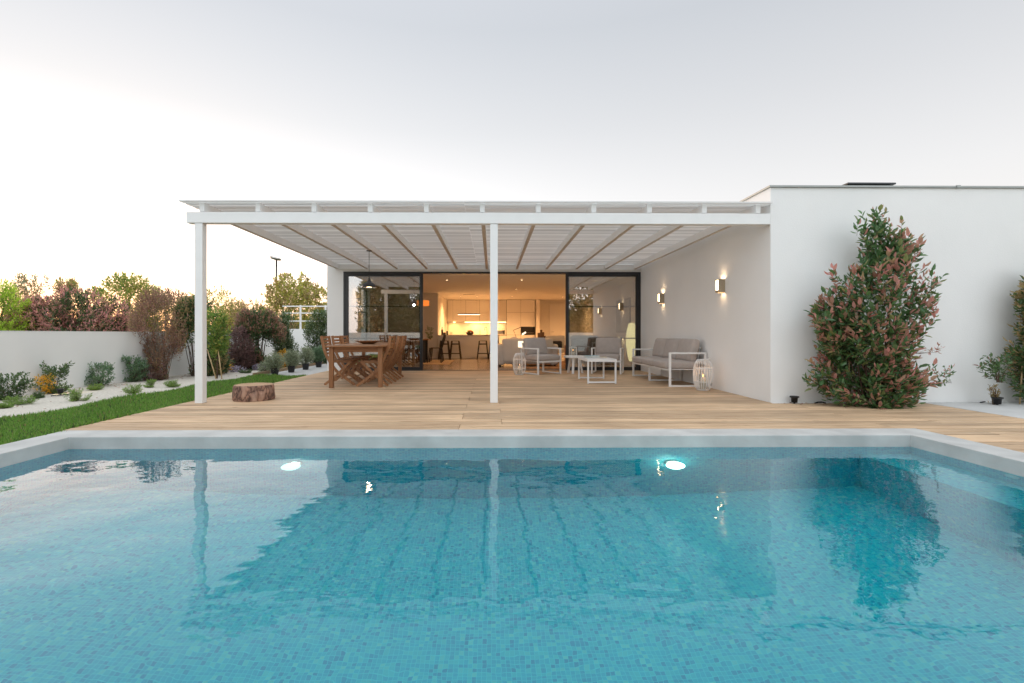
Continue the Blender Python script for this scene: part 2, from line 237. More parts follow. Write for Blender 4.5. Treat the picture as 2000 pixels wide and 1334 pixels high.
# ------------------------------------------------------------------ mesh helpers
class MB:
    def __init__(s): s.v = []; s.f = []; s.m = []; s.cur = 0
    def add(s, vs, fs, mi=None):
        b = len(s.v); s.v += [tuple(v) for v in vs]; s.f += [[b+i for i in f] for f in fs]; s.m += [s.cur if mi is None else mi]*len(fs); return s
    def box(s, x0, x1, y0, y1, z0, z1, mi=None, mx=None):
        vs = [(x, y, z) for z in (z0, z1) for x, y in ((x0, y0), (x1, y0), (x1, y1), (x0, y1))]
        if mx is not None: vs = [mx @ Vector(v) for v in vs]
        return s.add(vs, [(3, 2, 1, 0), (4, 5, 6, 7), (0, 1, 5, 4), (1, 2, 6, 5), (2, 3, 7, 6), (3, 0, 4, 7)], mi)
    def bar(s, a, b, w, h, up=(0, 0, 1), mi=None):
        a = Vector(a); b = Vector(b); d = b-a; L = d.length; d.normalize(); u = Vector(up)
        if abs(d.dot(u)) > .99: u = Vector((0, 1, 0))
        r = d.cross(u).normalized(); u = r.cross(d).normalized()
        vs = [p + r*sx*w/2 + u*sz*h/2 for p in (a, b) for sx, sz in ((-1, -1), (1, -1), (1, 1), (-1, 1))]
        return s.add(vs, [(0, 1, 2, 3), (7, 6, 5, 4), (0, 4, 5, 1), (1, 5, 6, 2), (2, 6, 7, 3), (3, 7, 4, 0)], mi)
    def tube(s, pts, r, n=8, mi=None, cap=True):
        pts = [Vector(p) for p in pts]; rs = r if isinstance(r, (list, tuple)) else [r]*len(pts); vs = []
        for i, p in enumerate(pts):
            d = (pts[min(i+1, len(pts)-1)]-pts[max(i-1, 0)]).normalized(); u = Vector((0, 0, 1)) if abs(d.z) < .95 else Vector((1, 0, 0))
            x = d.cross(u).normalized(); y = d.cross(x).normalized()
            vs += [p + (x*math.cos(2*math.pi*k/n)+y*math.sin(2*math.pi*k/n))*rs[i] for k in range(n)]
        fs = [(i*n+k, i*n+(k+1) % n, (i+1)*n+(k+1) % n, (i+1)*n+k) for i in range(len(pts)-1) for k in range(n)]
        if cap: fs += [tuple(range(n))[::-1], tuple((len(pts)-1)*n+k for k in range(n))]
        return s.add(vs, fs, mi)
    def lathe(s, prof, n=24, c=(0, 0, 0), mi=None):
        vs = [(c[0]+r*math.cos(2*math.pi*k/n), c[1]+r*math.sin(2*math.pi*k/n), c[2]+z) for r, z in prof for k in range(n)]
        fs = [(i*n+k, i*n+(k+1) % n, (i+1)*n+(k+1) % n, (i+1)*n+k) for i in range(len(prof)-1) for k in range(n)]
        return s.add(vs, fs, mi)
    def ribbon(s, pts, y0, y1, th, mi=None):   # curved plank: path in x,z extruded along y
        pts = [Vector((p[0], 0, p[1])) for p in pts]; vs = []
        for i, p in enumerate(pts):
            d = (pts[min(i+1, len(pts)-1)]-pts[max(i-1, 0)]).normalized(); nn = Vector((-d.z, 0, d.x))
            a = p+nn*th/2; b = p-nn*th/2; vs += [(a.x, y0, a.z), (a.x, y1, a.z), (b.x, y1, b.z), (b.x, y0, b.z)]
        fs = [(i*4+k, (i+1)*4+k, (i+1)*4+(k+1) % 4, i*4+(k+1) % 4) for i in range(len(pts)-1) for k in range(4)]
        fs += [(0, 1, 2, 3), tuple((len(pts)-1)*4+k for k in (3, 2, 1, 0))]
        return s.add(vs, fs, mi)
    def cushion(s, cx, cy, cz, sx, sy, sz, r=.04, puff=.012, mx=None, n=8, seed=0):
        rng = random.Random(seed); h = Vector((sx/2, sy/2, sz/2)); idx = {}; vs = []; fs = []
        ph = [rng.uniform(0, 6) for _ in range(4)]
        def vert(i, j, k):
            if (i, j, k) in idx: return idx[(i, j, k)]
            # concentrate grid lines near the edges so that they round off
            g = lambda q: math.copysign(abs(2*q/n-1)**.6, 2*q/n-1)
            u = Vector((g(i), g(j), g(k))); p = Vector((u.x*h.x, u.y*h.y, u.z*h.z))
            q = Vector([max(-(hh-r), min(hh-r, c)) for c, hh in zip(p, h)]); d = p-q
            if d.length > 1e-6: p = q + d.normalized()*r
            m_ = min(range(3), key=lambda a: h[a]); o2 = [a for a in range(3) if a != m_]
            f = (1-u[o2[0]]**2)*(1-u[o2[1]]**2); p[m_] += math.copysign(puff*f*(1 if abs(u[m_]) > .01 else 0), u[m_]) + .003*math.sin(9*p[o2[0]]+ph[0])*math.sin(8*p[o2[1]]+ph[1])
            p = p + Vector((cx, cy, cz))
            if mx is not None: p = mx @ p
            idx[(i, j, k)] = len(vs); vs.append(p); return idx[(i, j, k)]
        for a in range(n):
            for b in range(n):
                for e in (0, n):
                    for ax in range(3):
                        def q(a_, b_):
                            c = [0, 0, 0]; c[ax] = e; c[(ax+1) % 3] = a_; c[(ax+2) % 3] = b_; return vert(*c)
                        f = [q(a, b), q(a+1, b), q(a+1, b+1), q(a, b+1)]; fs.append(f if e else f[::-1])
        return s.add(vs, fs)
    def build(s, name, mats, parent=None, smooth=False, bevel=0, mx=None, **tags):
        me = bpy.data.meshes.new(name); v = s.v if mx is None else [mx @ Vector(q) for q in s.v]
        me.from_pydata(v, [], s.f); mats = mats if isinstance(mats, (list, tuple)) else [mats]
        for m_ in mats: me.materials.append(m_)
        if len(mats) > 1: me.polygons.foreach_set('material_index', s.m)
        if smooth: me.polygons.foreach_set('use_smooth', [True]*len(me.polygons))
        o = bpy.data.objects.new(name, me); COL.objects.link(o)
        if parent: o.parent = parent
        if bevel:
            b = o.modifiers.new('bevel', 'BEVEL'); b.width = bevel; b.segments = 2; b.limit_method = 'ANGLE'; b.angle_limit = R(40)
        me.update()
        for k, q in tags.items(): o[k] = q
        return o
def B(*a): return MB().box(*a)
def thing(name, label, cat, loc=(0, 0, 0), rz=0, group=None):
    o = bpy.data.objects.new(name, None); COL.objects.link(o); o.location = loc; o.rotation_euler = (0, 0, rz); o.empty_display_size = .1
    o['label'] = label; o['category'] = cat
    if group: o['group'] = group
    return o
def dup(root, loc, rz, label):
    def cp(o, par):
        c = o.copy(); COL.objects.link(c); c.parent = par
        for ch in kids.get(o, []): cp(ch, c)
        return c
    kids = {}
    for o in bpy.data.objects:
        if o.parent: kids.setdefault(o.parent, []).append(o)
    r = cp(root, None); r.location = loc; r.rotation_euler = (0, 0, rz); r['label'] = label; return r
def struct(name, mb, m, **k): return mb.build(name, m, kind='structure', **k)
def lamp(name, kind, loc, e, col, parent=None, size=.05, rot=None, **k):
    l = bpy.data.lights.new(name, kind); l.energy = e; l.color = col
    if kind in ('POINT', 'SPOT'): l.shadow_soft_size = size
    for a, v in k.items(): setattr(l, a, v)
    o = bpy.data.objects.new(name, l); COL.objects.link(o); o.location = loc
    if rot: o.rotation_euler = rot
    if parent: o.parent = parent
    return o
WARM = (1, .51, .20)

# ------------------------------------------------------------------ ground and paving
PX0, PX1, PY0, PY1 = -3.72, 3.77, .45, 4.30; CW = .30; WZ = -.105; PD = -1.42
def ring(mb, X0, X1, Y0, Y1, x0, x1, y0, y1, z):
    for a in ((X0, X1, Y0, y0), (X0, X1, y1, Y1), (X0, x0, y0, y1), (x1, X1, y0, y1)):
        mb.add([(a[0], a[2], z), (a[1], a[2], z), (a[1], a[3], z), (a[0], a[3], z)], [(0, 1, 2, 3)])
g = MB(); ring(g, -400, 400, -200, 700, PX0-CW, PX1+CW, PY0-CW, PY1+CW, -.16); struct('ground', g, M['groundgreen'])
DX0 = -4.06; FY = 11.95; EX = -5.27
def sheet(name, rects, z, m, th=.1):
    b = MB()
    for r_ in rects: b.box(r_[0], r_[1], r_[2], r_[3], z-th, z)
    return struct(name, b, m)
rng = np.random.default_rng(3)
# gravel bed with a softly uneven surface
def bed(name, x0, x1, y0, y1, z, nx, ny, amp, m):
    xs = np.linspace(x0, x1, nx); ys = np.linspace(y0, y1, ny); X, Y = np.meshgrid(xs, ys, indexing='ij')
    Z = z + amp*(np.sin(X*3.1+Y*1.3)+np.sin(X*5.3-Y*2.1+1)+.6*np.sin(Y*4.7+X))*.4 + rng.normal(0, amp*.25, X.shape)
    vs = np.stack([X, Y, Z], -1).reshape(-1, 3); b = MB()
    b.add(vs.tolist(), [(i*ny+j, (i+1)*ny+j, (i+1)*ny+j+1, i*ny+j+1) for i in range(nx-1) for j in range(ny-1)])
    return struct(name, b, m, smooth=True)
bed('gravel_bed', -7.15, EX, -4.4, 22, -.03, 50, 260, .012, M['gravel'])
sheet('lawn_soil', [(EX, DX0, PY1+CW, 10.7), (EX, PX0-CW, -4.4, PY1+CW)], -.045, M['soil'])
sheet('garden_path', [(EX+.06, DX0, 10.7, 22)], -.02, M['conc'])
sheet('gravel_strip', [(3.69, 5.70, 6.20, 6.36)], -.02, M['gravel'])
b = MB(); b.box(5.712, 7.0, 5.24, 6.352, -.1, 0); b.box(7.012, 8.3, 5.24, 6.352, -.1, 0); b.box(5.712, 7.0, 3.4, 5.228, -.1, 0); b.box(7.012, 9, 3.4, 5.228, -.1, 0)
struct('concrete_paving', b, M['conc'], bevel=.004)
sheet('terrace_base', [(DX0, 5.7, PY1+CW, FY), (PX1+CW, 5.7, -3, PY1+CW)], -.045, M['black'])
# deck boards, each one a real board with a gap
rr = random.Random(11); b = MB(); pitch = .142; y = PY1+CW+.004; k = 0
bk = [0]
def boards(b, x0, x1, y, w):
    bk[0] += 1; cuts = [x0] + [q for q in ((-.32, 3.9) if bk[0] % 5 < 3 else (.10, 4.6)) if x0+.1 < q < x1-.1] + [x1]
    for a, e in zip(cuts[:-1], cuts[1:]): b.box(a+.0015, e-.0015, y, y+w, -.03, rr.uniform(-.0012, .0012))
while y < FY:
    w = min(pitch-.019, FY-y-.002)
    boards(b, DX0, 3.685 if y > 6.30 else 5.70, y, w); y += pitch
y = PY1+CW-.138
while y > -2: boards(b, PX1+CW+.003, 5.70, y, pitch-.019); y -= pitch
struct('wooden_deck', b, M['deck'], bevel=.004)
# coping and pool
b = MB()
x0, x1, y0, y1 = PX0, PX1, PY0, PY1; O = CW; zt = .002; zb = WZ-.006
vs = []
for (X0, X1, Y0, Y1) in ((x0, x1, y0, y1), (x0-O, x1+O, y0-O, y1+O)):
    for z in (zb, zt): vs += [(X0, Y0, z), (X1, Y0, z), (X1, Y1, z), (X0, Y1, z)]
fs = []
for k in range(4):
    j = (k+1) % 4
    fs += [(k, k+4, j+4, j), (8+k, 8+j, 12+j, 12+k), (4+k, 12+k, 12+j, 4+j), (k, j, 8+j, 8+k)]
b.add(vs, fs); struct('pool_coping', b, M['coping'], bevel=.006)
SX = 3.30; SZ = -.42; e = .004
b = MB()
b.add([(x0-e, y0-e, PD), (x1+e, y0-e, PD), (x1+e, y1+e, PD), (x0-e, y1+e, PD)], [(0, 1, 2, 3)], 0)
b.add([(x0-e, y1+e, PD), (x1+e, y1+e, PD), (x1+e, y1+e, zb), (x0-e, y1+e, zb)], [(0, 1, 2, 3)], 1)
b.add([(x0-e, y0-e, PD), (x0-e, y0-e, zb), (x1+e, y0-e, zb), (x1+e, y0-e, PD)], [(0, 1, 2, 3)], 1)
b.add([(x0-e, y0-e, PD), (x0-e, y1+e, PD), (x0-e, y1+e, zb), (x0-e, y0-e, zb)], [(0, 1, 2, 3)], 2)
b.add([(x1+e, y0-e, PD), (x1+e, y0-e, zb), (x1+e, y1+e, zb), (x1+e, y1+e, PD)], [(0, 1, 2, 3)], 2)
b.add([(SX, y0, SZ), (x1, y0, SZ), (x1, y1, SZ), (SX, y1, SZ)], [(0, 1, 2, 3)], 0)
b.add([(SX, y0, PD), (SX, y0, SZ), (SX, y1, SZ), (SX, y1, PD)], [(0, 3, 2, 1)], 2)
struct('pool_basin', b, [M['tileXY'], M['tileXZ'], M['tileYZ']])
nx, ny = 60, 40; b = MB()
b.add([(x0+(x1-x0)*i/nx, y0+(y1-y0)*j/ny, WZ) for i in range(nx+1) for j in range(ny+1)], [(i*(ny+1)+j, (i+1)*(ny+1)+j, (i+1)*(ny+1)+j+1, i*(ny+1)+j+1) for i in range(nx) for j in range(ny)])
struct('pool_water', b, M['water'], smooth=True)
for i, (lx, lab) in enumerate(((1.60, 'round underwater lamp glowing brightly in the pool wall below the lounge seats'), (-1.74, 'round underwater lamp glowing in the pool wall below the dining table'))):
    t = thing('pool_lamp', lab, 'pool lamp', (lx, y1, -.60), 0, 'underwater pool lamps')
    b = MB().lathe([(0, -.0), (.055, -.0), (.065, .012), (.065, .02)], 24); MX = Matrix.Rotation(R(90), 4, 'X')
    b.build('ring', M['steel'], t, True, mx=MX)
    MB().lathe([(0, .022), (.024, .02), (.032, .012)], 24).build('lens', M['poolglow'], t, True, mx=MX)
    lamp('pool_light', 'POINT', (0, -.10, 0), 1.4 if i == 0 else .3, (1, 1, .85), t, .08)
for (dx, lab, px_) in ((-.12, 'small round skimmer eyeball fitting on the pool side wall', 0),):
    t = thing('pool_inlet', lab, 'pool fitting', (x1, 3.45, -.19)); MB().lathe([(0, 0), (.045, 0), (.05, .012), (.03, .02), (0, .02)], 20).build('flange', M['wpaint'], t, True, mx=Matrix.Rotation(R(-90), 4, 'Y'))
b = MB(); b.box(EX, EX+.055, 10.7, 21.9, -.1, .05); tb = b.build('timber_edging', M['timber'], bevel=.004, label='low timber board edging the gravel bed beside the concrete path', category='garden edging')

# grass
def leafmesh(name, P, D, Ls, Ws, mats, mi, parent, fold=.25, seed=0, curl=.15):
    n = len(P); rg = np.random.default_rng(seed); D = D/np.linalg.norm(D, axis=1, keepdims=True)
    rv = rg.normal(size=(n, 3)); rv[:, 2] += 0; Sd = np.cross(D, rv); Sd /= np.linalg.norm(Sd, axis=1, keepdims=True)+1e-9
    # prefer leaf blades roughly facing upward
    up = np.array([0, 0, 1.0]); Sd2 = np.cross(D, np.broadcast_to(up, D.shape)); Sd2 /= np.linalg.norm(Sd2, axis=1, keepdims=True)+1e-6
    Sd = Sd*.55+Sd2*np.sign((Sd*Sd2).sum(1, keepdims=True)+1e-9)*.6; Sd /= np.linalg.norm(Sd, axis=1, keepdims=True)+1e-9
    Nn = np.cross(Sd, D); L = Ls[:, None]; Wd = Ws[:, None]
    a = P; l1 = P+D*L*.35+Sd*Wd*.5+Nn*Wd*fold; l2 = P+D*L*.72+Sd*Wd*.36+Nn*(Wd*fold-L*curl*.4); tp = P+D*L-Nn*L*curl
    r2 = P+D*L*.72-Sd*Wd*.36+Nn*(Wd*fold-L*curl*.4); r1 = P+D*L*.35-Sd*Wd*.5+Nn*Wd*fold
    V = np.stack([a, l1, l2, tp, r2, r1], 1).reshape(-1, 3); base = (np.arange(n)*6)[:, None]
    Fq = np.concatenate([base+np.array([[0, 1, 2, 3]]), base+np.array([[0, 3, 4, 5]])], 1).reshape(-1, 4)
    me = bpy.data.meshes.new(name); me.vertices.add(len(V)); me.vertices.foreach_set('co', V.ravel()); me.loops.add(Fq.size); me.loops.foreach_set('vertex_index', Fq.ravel().astype(np.int32))
    me.polygons.add(len(Fq)); me.polygons.foreach_set('loop_start', np.arange(0, Fq.size, 4, dtype=np.int32)); me.polygons.foreach_set('loop_total', np.full(len(Fq), 4, dtype=np.int32))
    for m_ in mats: me.materials.append(m_)
    me.polygons.foreach_set('material_index', np.repeat(mi, 2).astype(np.int32)); me.update(calc_edges=True); me.validate()
    o = bpy.data.objects.new(name, me); COL.objects.link(o)
    if parent: o.parent = parent
    return o
def segmesh(name, A, Bp, ra, rb, m, parent, extra=None, sides=3):
    n = len(A); D = Bp-A; D /= np.linalg.norm(D, axis=1, keepdims=True)+1e-9; u = np.where(np.abs(D[:, 2:3]) < .9, np.array([[0, 0, 1.]]), np.array([[1., 0, 0]]))
    X = np.cross(D, u); X /= np.linalg.norm(X, axis=1, keepdims=True)+1e-9; Y = np.cross(D, X); vs = []
    for (Pp, r_) in ((A, ra), (Bp, rb)):
        for k in range(sides):
            c, s_ = math.cos(2*math.pi*k/sides), math.sin(2*math.pi*k/sides); vs.append(Pp+(X*c+Y*s_)*r_[:, None])
    V = np.stack(vs, 1).reshape(-1, 3); base = (np.arange(n)*2*sides)[:, None]
    Fq = np.concatenate([base+np.array([[k, (k+1) % sides, sides+(k+1) % sides, sides+k]]) for k in range(sides)], 1).reshape(-1, 4)
    b = MB(); b.add(V.tolist(), Fq.tolist())
    if extra: b.add(extra.v, extra.f)
    return b.build(name, m, parent, True)
def blades(x0, x1, y0, y1, dens, h):
    n = int((x1-x0)*(y1-y0)*dens); P = np.stack([rng.uniform(x0, x1, n), rng.uniform(y0, y1, n), np.full(n, -.047)], 1)
    return P
P = np.concatenate([blades(EX, DX0, 6.5, 10.72, 6000, 0), blades(EX, DX0, PY1+CW, 6.5, 9000, 0), blades(EX-.02, PX0-CW, 2.9, PY1+CW, 11000, 0)])
keep = ~((P[:, 1] > 10.3) & (P[:, 0] < EX+.35) & (np.hypot(P[:, 0]-(EX+.35), P[:, 1]-10.35) > .37)); P = P[keep]
n = len(P); D = np.stack([rng.normal(0, .38, n), rng.normal(0, .38, n), np.ones(n)], 1)
P[:, 0] += rng.normal(0, .012, n)*(rng.random(n) < .5)
Lg = rng.uniform(.04, .085, n)*(1+.25*np.sin(P[:, 0]*5+P[:, 1]*3.1)); g = leafmesh('lawn', P, D, Lg, rng.uniform(.003, .006, n)*1.3, [G['grass'], G['tan'], G['green']], rng.choice([0, 1, 2], n, p=[.80, .05, .15]), None, .1, 5, .25)
g['kind'] = 'stuff'; g['label'] = 'strip of short bright green grass between gravel bed and deck'; g['category'] = 'grass'

# ------------------------------------------------------------------ plants
def plant(name, label, cat, loc, h, prof, depth, shoots, slen, lpn, ll, lw, ma, mb_=None, tip=.0, seed=1, t0=0.0, up=.5, stems=6, clump=0.0, cf=3.0, group=None, stemr=.012, trunk=None, ylim=None, bark='twig', spread=1.0, flowers=None, grav=0.0, stray=0.0):
    rg = np.random.default_rng(seed); root = thing(name, label, cat, loc, 0, group)
    prof = np.array(prof); T = prof[:, 0]; A = prof[:, 1]; Bx = prof[:, 2]
    need = shoots; E = []; wmax = (Bx-A).max(); ks = rg.normal(size=(5, 3))*cf; ph = rg.uniform(0, 6.28, 5)
    def noise(p): return sum(np.sin(p@ks[i]+ph[i]) for i in range(5))/2.2
    tot = 0
    while tot < need:
        m_ = need*2; t = rg.uniform(t0, 1, m_); a = np.interp(t, T, A); b_ = np.interp(t, T, Bx); w = b_-a
        ok = rg.random(m_) < (w/wmax)**.7; t = t[ok]; a = a[ok]; b_ = b_[ok]; w = w[ok]; k = len(t)
        th = rg.uniform(0, 6.283, k); r_ = np.sqrt(rg.random(k))**.65; dd = depth*(w/wmax)**.7
        x = (a+b_)/2+np.cos(th)*r_*w/2; y_ = np.sin(th)*r_*dd; p = np.stack([x, y_, t*h], 1)
        nz = noise(p); keep = (nz > (rg.random(k)*1.0-1.0+clump*1.3)) | ((t > .88) & (rg.random(k) < .22)) if clump else np.ones(k, bool)
        p = p + p*[1, 1, 0]*(nz*.07)[:, None]
        q = np.concatenate([p, r_[:, None], (a+b_)[:, None]/2, t[:, None]], 1)[keep]; E.append(q); tot += len(q)
    E = np.concatenate(E)[:need]; P = E[:, :3]; rad = E[:, 3]; ctr = E[:, 4]
    if stray:
        q_ = (rg.random(need) < .16)*(rad > .6)*rg.uniform(.3, 1, need)*stray; P = P + np.stack([P[:, 0]-ctr, P[:, 1], np.abs(P[:, 0]-ctr)*.6+wmax*.2], 1)/wmax*2*q_[:, None]
    o_ = P - np.stack([ctr, np.zeros(need), P[:, 2]*.75+h*t0*.2], 1); o_ /= np.linalg.norm(o_, axis=1, keepdims=True)+1e-6
    Dd = o_*spread + np.array([0, 0, up]) + rg.normal(0, .35, (need, 3)); Dd /= np.linalg.norm(Dd, axis=1, keepdims=True)
    sl_ = slen*rg.uniform(.6, 1.3, need); St = P-Dd*sl_[:, None]; St[:, 2] = np.maximum(St[:, 2], .01)
    # leaves
    s_ = np.linspace(.15, 1.0, lpn)[None, :]+rg.normal(0, .03, (need, lpn)); s_ = np.clip(s_, .05, 1.02)
    LP = St[:, None, :]+(P-St)[:, None, :]*s_[..., None]
    u = np.cross(Dd, rg.normal(size=(need, 3))); u /= np.linalg.norm(u, axis=1, keepdims=True)+1e-6; v = np.cross(Dd, u)
    an = (np.arange(lpn)*2.4)[None, :]+rg.uniform(0, 6, (need, 1)); op = np.clip(1.15-.75*s_, .25, 1.2)
    LD = Dd[:, None, :]*(1.2-op)[..., None]*1.3+(u[:, None, :]*np.cos(an)[..., None]+v[:, None, :]*np.sin(an)[..., None])*op[..., None]
    LD[..., 2] -= grav
    LP = LP.reshape(-1, 3); LD = LD.reshape(-1, 3)+1e-5; nl = len(LP)
    if ylim is not None: LP[:, 1] = np.minimum(LP[:, 1], ylim)
    LP[:, 2] = np.maximum(LP[:, 2], .015)
    sc = rg.uniform(.65, 1.2, nl); mats = [G[ma]]; mi = np.zeros(nl)
    if mb_:
        mats.append(G[mb_]); pr = tip*np.clip((rad-.45)*2.2, 0, 1)[:, None]*np.clip(s_*1.6-.35, 0, 1)*(.55+.9*rg.random((need, 1)))*(.6+.8*(noise(P)[:, None] > -.1)); mi = (rg.random((need, lpn)) < pr).astype(float).reshape(-1)
    if flowers:
        mats.append(G[flowers[0]]); f = rg.random(nl) < flowers[1]; 
        if len(flowers) > 2: f &= (np.linalg.norm(LP-np.array(flowers[2]), axis=1) < flowers[3])
        mi[f] = len(mats)-1
    leafmesh('foliage', LP, LD, ll*sc, lw*sc*rg.uniform(.85, 1.15, nl), mats, mi, root, .18, seed)
    ex = MB(); sel = rg.choice(need, min(stems, need), replace=False)
    th0 = np.array([0, 0, 0.]) if not trunk else np.array([0, 0, trunk[0]])
    if trunk: ex.tube([(0, 0, -.05), (trunk[1]*.3, 0, trunk[0]*.5), (0, 0, trunk[0])], [trunk[1]*1.2, trunk[1], trunk[1]*.8], 8)
    for i in sel:
        e_ = St[i]; b0 = th0+np.array([rg.normal(0, .02+.0*h), rg.normal(0, .02), 0])
        if not trunk: b0 = np.array([e_[0]*.25, e_[1]*.25, 0])
        m1 = b0*.5+e_*.5+np.array([(b0[0]-e_[0])*.12, 0, (e_[2]-b0[2])*.12]); 
        ex.tube([b0, m1, e_], [stemr, stemr*.65, stemr*.3], 5, cap=False)
    segmesh('branches', St, P, np.full(need, max(.0012, stemr*.16)), np.full(need, max(.0008, stemr*.08)), M[bark], root, ex)
    return root
def dome(w, sk=0.0): return [(0, -w*.35, w*.35), (.2, -w*.85, w*.85), (.5, -w, w), (.75, -w*.8+sk, w*.8+sk), (1, -w*.25+sk, w*.3+sk)]

# ------------------------------------------------------------------ house
house = thing('house', 'white single storey house with flat roof, open glass doors and a projecting wing', 'house', (0, 0, 0))
WH = 2.85; MH = 2.74; CZ = 2.43; DL, DR = -3.66, 3.69; BW = 3.95; KY = 21.8
def hp(name, mb, m, par=house, **k): return mb.build(name, m, par, **k)
b = B(3.69, 14, 6.36, FY, -.1, WH); b.box(BW+.2, 14, FY, 22.2, -.1, WH-.003); hp('wing_wall', b, M['stucco'])
hp('front_wall', B(DX0, DL, FY, FY+.25, -.1, MH).box(DL, DR-.002, FY, FY+.25, 2.445, MH), M['stucco'])
b = B(DX0, DX0+.2, FY+.25, 14.3, -.1, MH-.002); b.box(DX0, DX0+.2, 15.3, 22.2, -.1, MH-.002); b.box(DX0, DX0+.2, 14.3, 15.3, -.1, .1); b.box(DX0, DX0+.2, 14.3, 15.3, 2.3, MH-.002)
hp('side_wall', b, M['stucco'])
hp('roof', B(DX0+.01, BW+.19, FY+.01, 22.19, MH+.001, MH+.04), M['metaledge'])
b = MB(); b.box(3.665, 14, 6.335, 6.36+.30, WH+.001, WH+.024); b.box(3.665, 3.95, 6.66, 22.2, WH+.001, WH+.024); b.box(3.95, 14, 6.66, 22.2, WH+.001, WH+.012); b.box(6.16, 6.21, 6.325, 6.5, WH-.002, WH+.03)
hp('roof_edge', b, M['metaledge'])
sk = B(5.02, 5.62, 6.75, 7.6, WH+.012, WH+.155); sk.box(4.98, 5.66, 6.70, 7.65, WH+.155, WH+.18); hp('roof_hatch', sk, M['dark'], bevel=.005)
hp('room_floor', B(DX0+.2, BW, FY+.001, 22.0, -.1, 0.002), M['floor'])
hp('room_ceiling', B(DX0+.2, BW, FY+.25, 22.0, CZ, CZ+.1), M['intwall'])
b = B(DX0+.2, -2.02, 18.0, KY+.0, 0.002, CZ); hp('partition_block', b, M['intwall'])
b = B(DX0+.2, BW+.2, 22.0, 22.2, 0, MH-.01); b.box(BW, BW+.2, FY+.01, 22.0, 0, MH-.01); hp('inner_wall', b, M['intwall'])
hp('wall_stub', B(1.93, 2.10, 21.2, 21.999, .002, CZ), M['intwall'])
d = hp('inner_door', B(2.62, 3.42, 21.96, 21.995, .002, 2.28), M['cab']); MB().tube([(2.70, 21.95, 1.0), (2.70, 21.89, 1.0), (2.82, 21.89, 1.0)], .01, 6).build('handle', M['steel'], d)
# side window frame
b = MB()
for a in ((14.3, 14.34, .1, 2.3), (15.26, 15.3, .1, 2.3), (14.34, 15.26, .1, .14), (14.34, 15.26, 2.26, 2.3), (14.34, 15.26, 1.56, 1.59)): b.box(DX0+.08, DX0+.13, a[0], a[1], a[2], a[3])
w_ = hp('side_window', b, M['dark']); B(DX0+.1, DX0+.106, 14.33, 15.27, .13, 2.27).build('pane', M['clear'], w_)
# sliding door assembly
T0 = .012
b = MB(); b.box(DL, DR-.003, FY-.01, FY+.12, 2.395, 2.443); b.box(DL, DL+.045, FY-.01, FY+.12, T0, 2.395); b.box(DR-.048, DR-.003, FY-.01, FY+.12, T0, 2.395); b.box(DL, DR-.003, FY-.005, FY+.12, 0.004, .012)
hp('door_frame', b, M['dark'], bevel=.003)
def panel(x0, x1, y, st, bars=()):
    b = MB(); z0, z1 = .014, 2.393
    b.box(x0, x0+st, y, y+.05, z0, z1); b.box(x1-st, x1, y, y+.05, z0, z1); b.box(x0+st, x1-st, y, y+.05, z0, z0+.075); b.box(x0+st, x1-st, y, y+.05, z1-.065, z1)
    p = hp('sliding_panel', b, M['dark'], bevel=.003); B(x0+st-.005, x1-st+.005, y+.02, y+.026, z0+.07, z1-.06).build('glass', M['glass'] if not bars else M['clear'], p)
    if bars:
        q = MB()
        for z in bars: q.box(x0+st, x1-st, y+.012, y+.038, z-.015, z+.015)
        q.build('glazing_bar', M['dark'], p)
XL = xat(826, FY); XR = xat(1105, FY)
panel(DL+.046, XL, FY-.0, .075); panel(XR, DR-.05, FY-.0, .075)
panel(DL+.05, XL-.06, FY+.06, .05, (.80, 1.59)); panel(XR+.06, DR-.052, FY+.06, .05, (.80, 1.59))

# ------------------------------------------------------------------ pergola
BT = 2.50; pg = thing('pergola', 'white wooden pergola with slatted roof on two posts in front of the house', 'pergola', (0, 0, 0))
YF = 6.36; RT = 2.625
for x in (-3.835, (964.8-961)/148.4): B(x-.05, x+.05, YF+.002, YF+.102, .002, 2.357).build('post', M['wpaint'], pg, bevel=.004)
B(-3.99, 3.687, YF-.005, YF+.105, 2.36, 2.502).build('beam', M['wpaint'], pg, bevel=.004)
for px_ in (394, 503.5, 613, 722.7, 832.5, 942, 1051.5, 1160, 1268.8, 1376, 1481):
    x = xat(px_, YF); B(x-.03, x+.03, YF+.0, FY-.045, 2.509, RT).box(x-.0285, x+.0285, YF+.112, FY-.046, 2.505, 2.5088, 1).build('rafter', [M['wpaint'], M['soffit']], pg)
B(-3.86, 3.687, FY-.043, FY-.003, 2.49, RT-.002).build('ledger', M['wpaint'], pg, bevel=.003)
b = MB(); y = YF-.06; rr = random.Random(4)
while y < FY-.05:
    for (xa, xb) in ((-4.05, -.37), (-.366, 3.685)):
        b.box(xa+rr.uniform(-.004, .004)*(xa < -4), xb, y, y+.037, RT+.001, RT+.02+rr.uniform(0, .001))
    y += .0695
b.build('slat_roof', M['pwood'], pg)

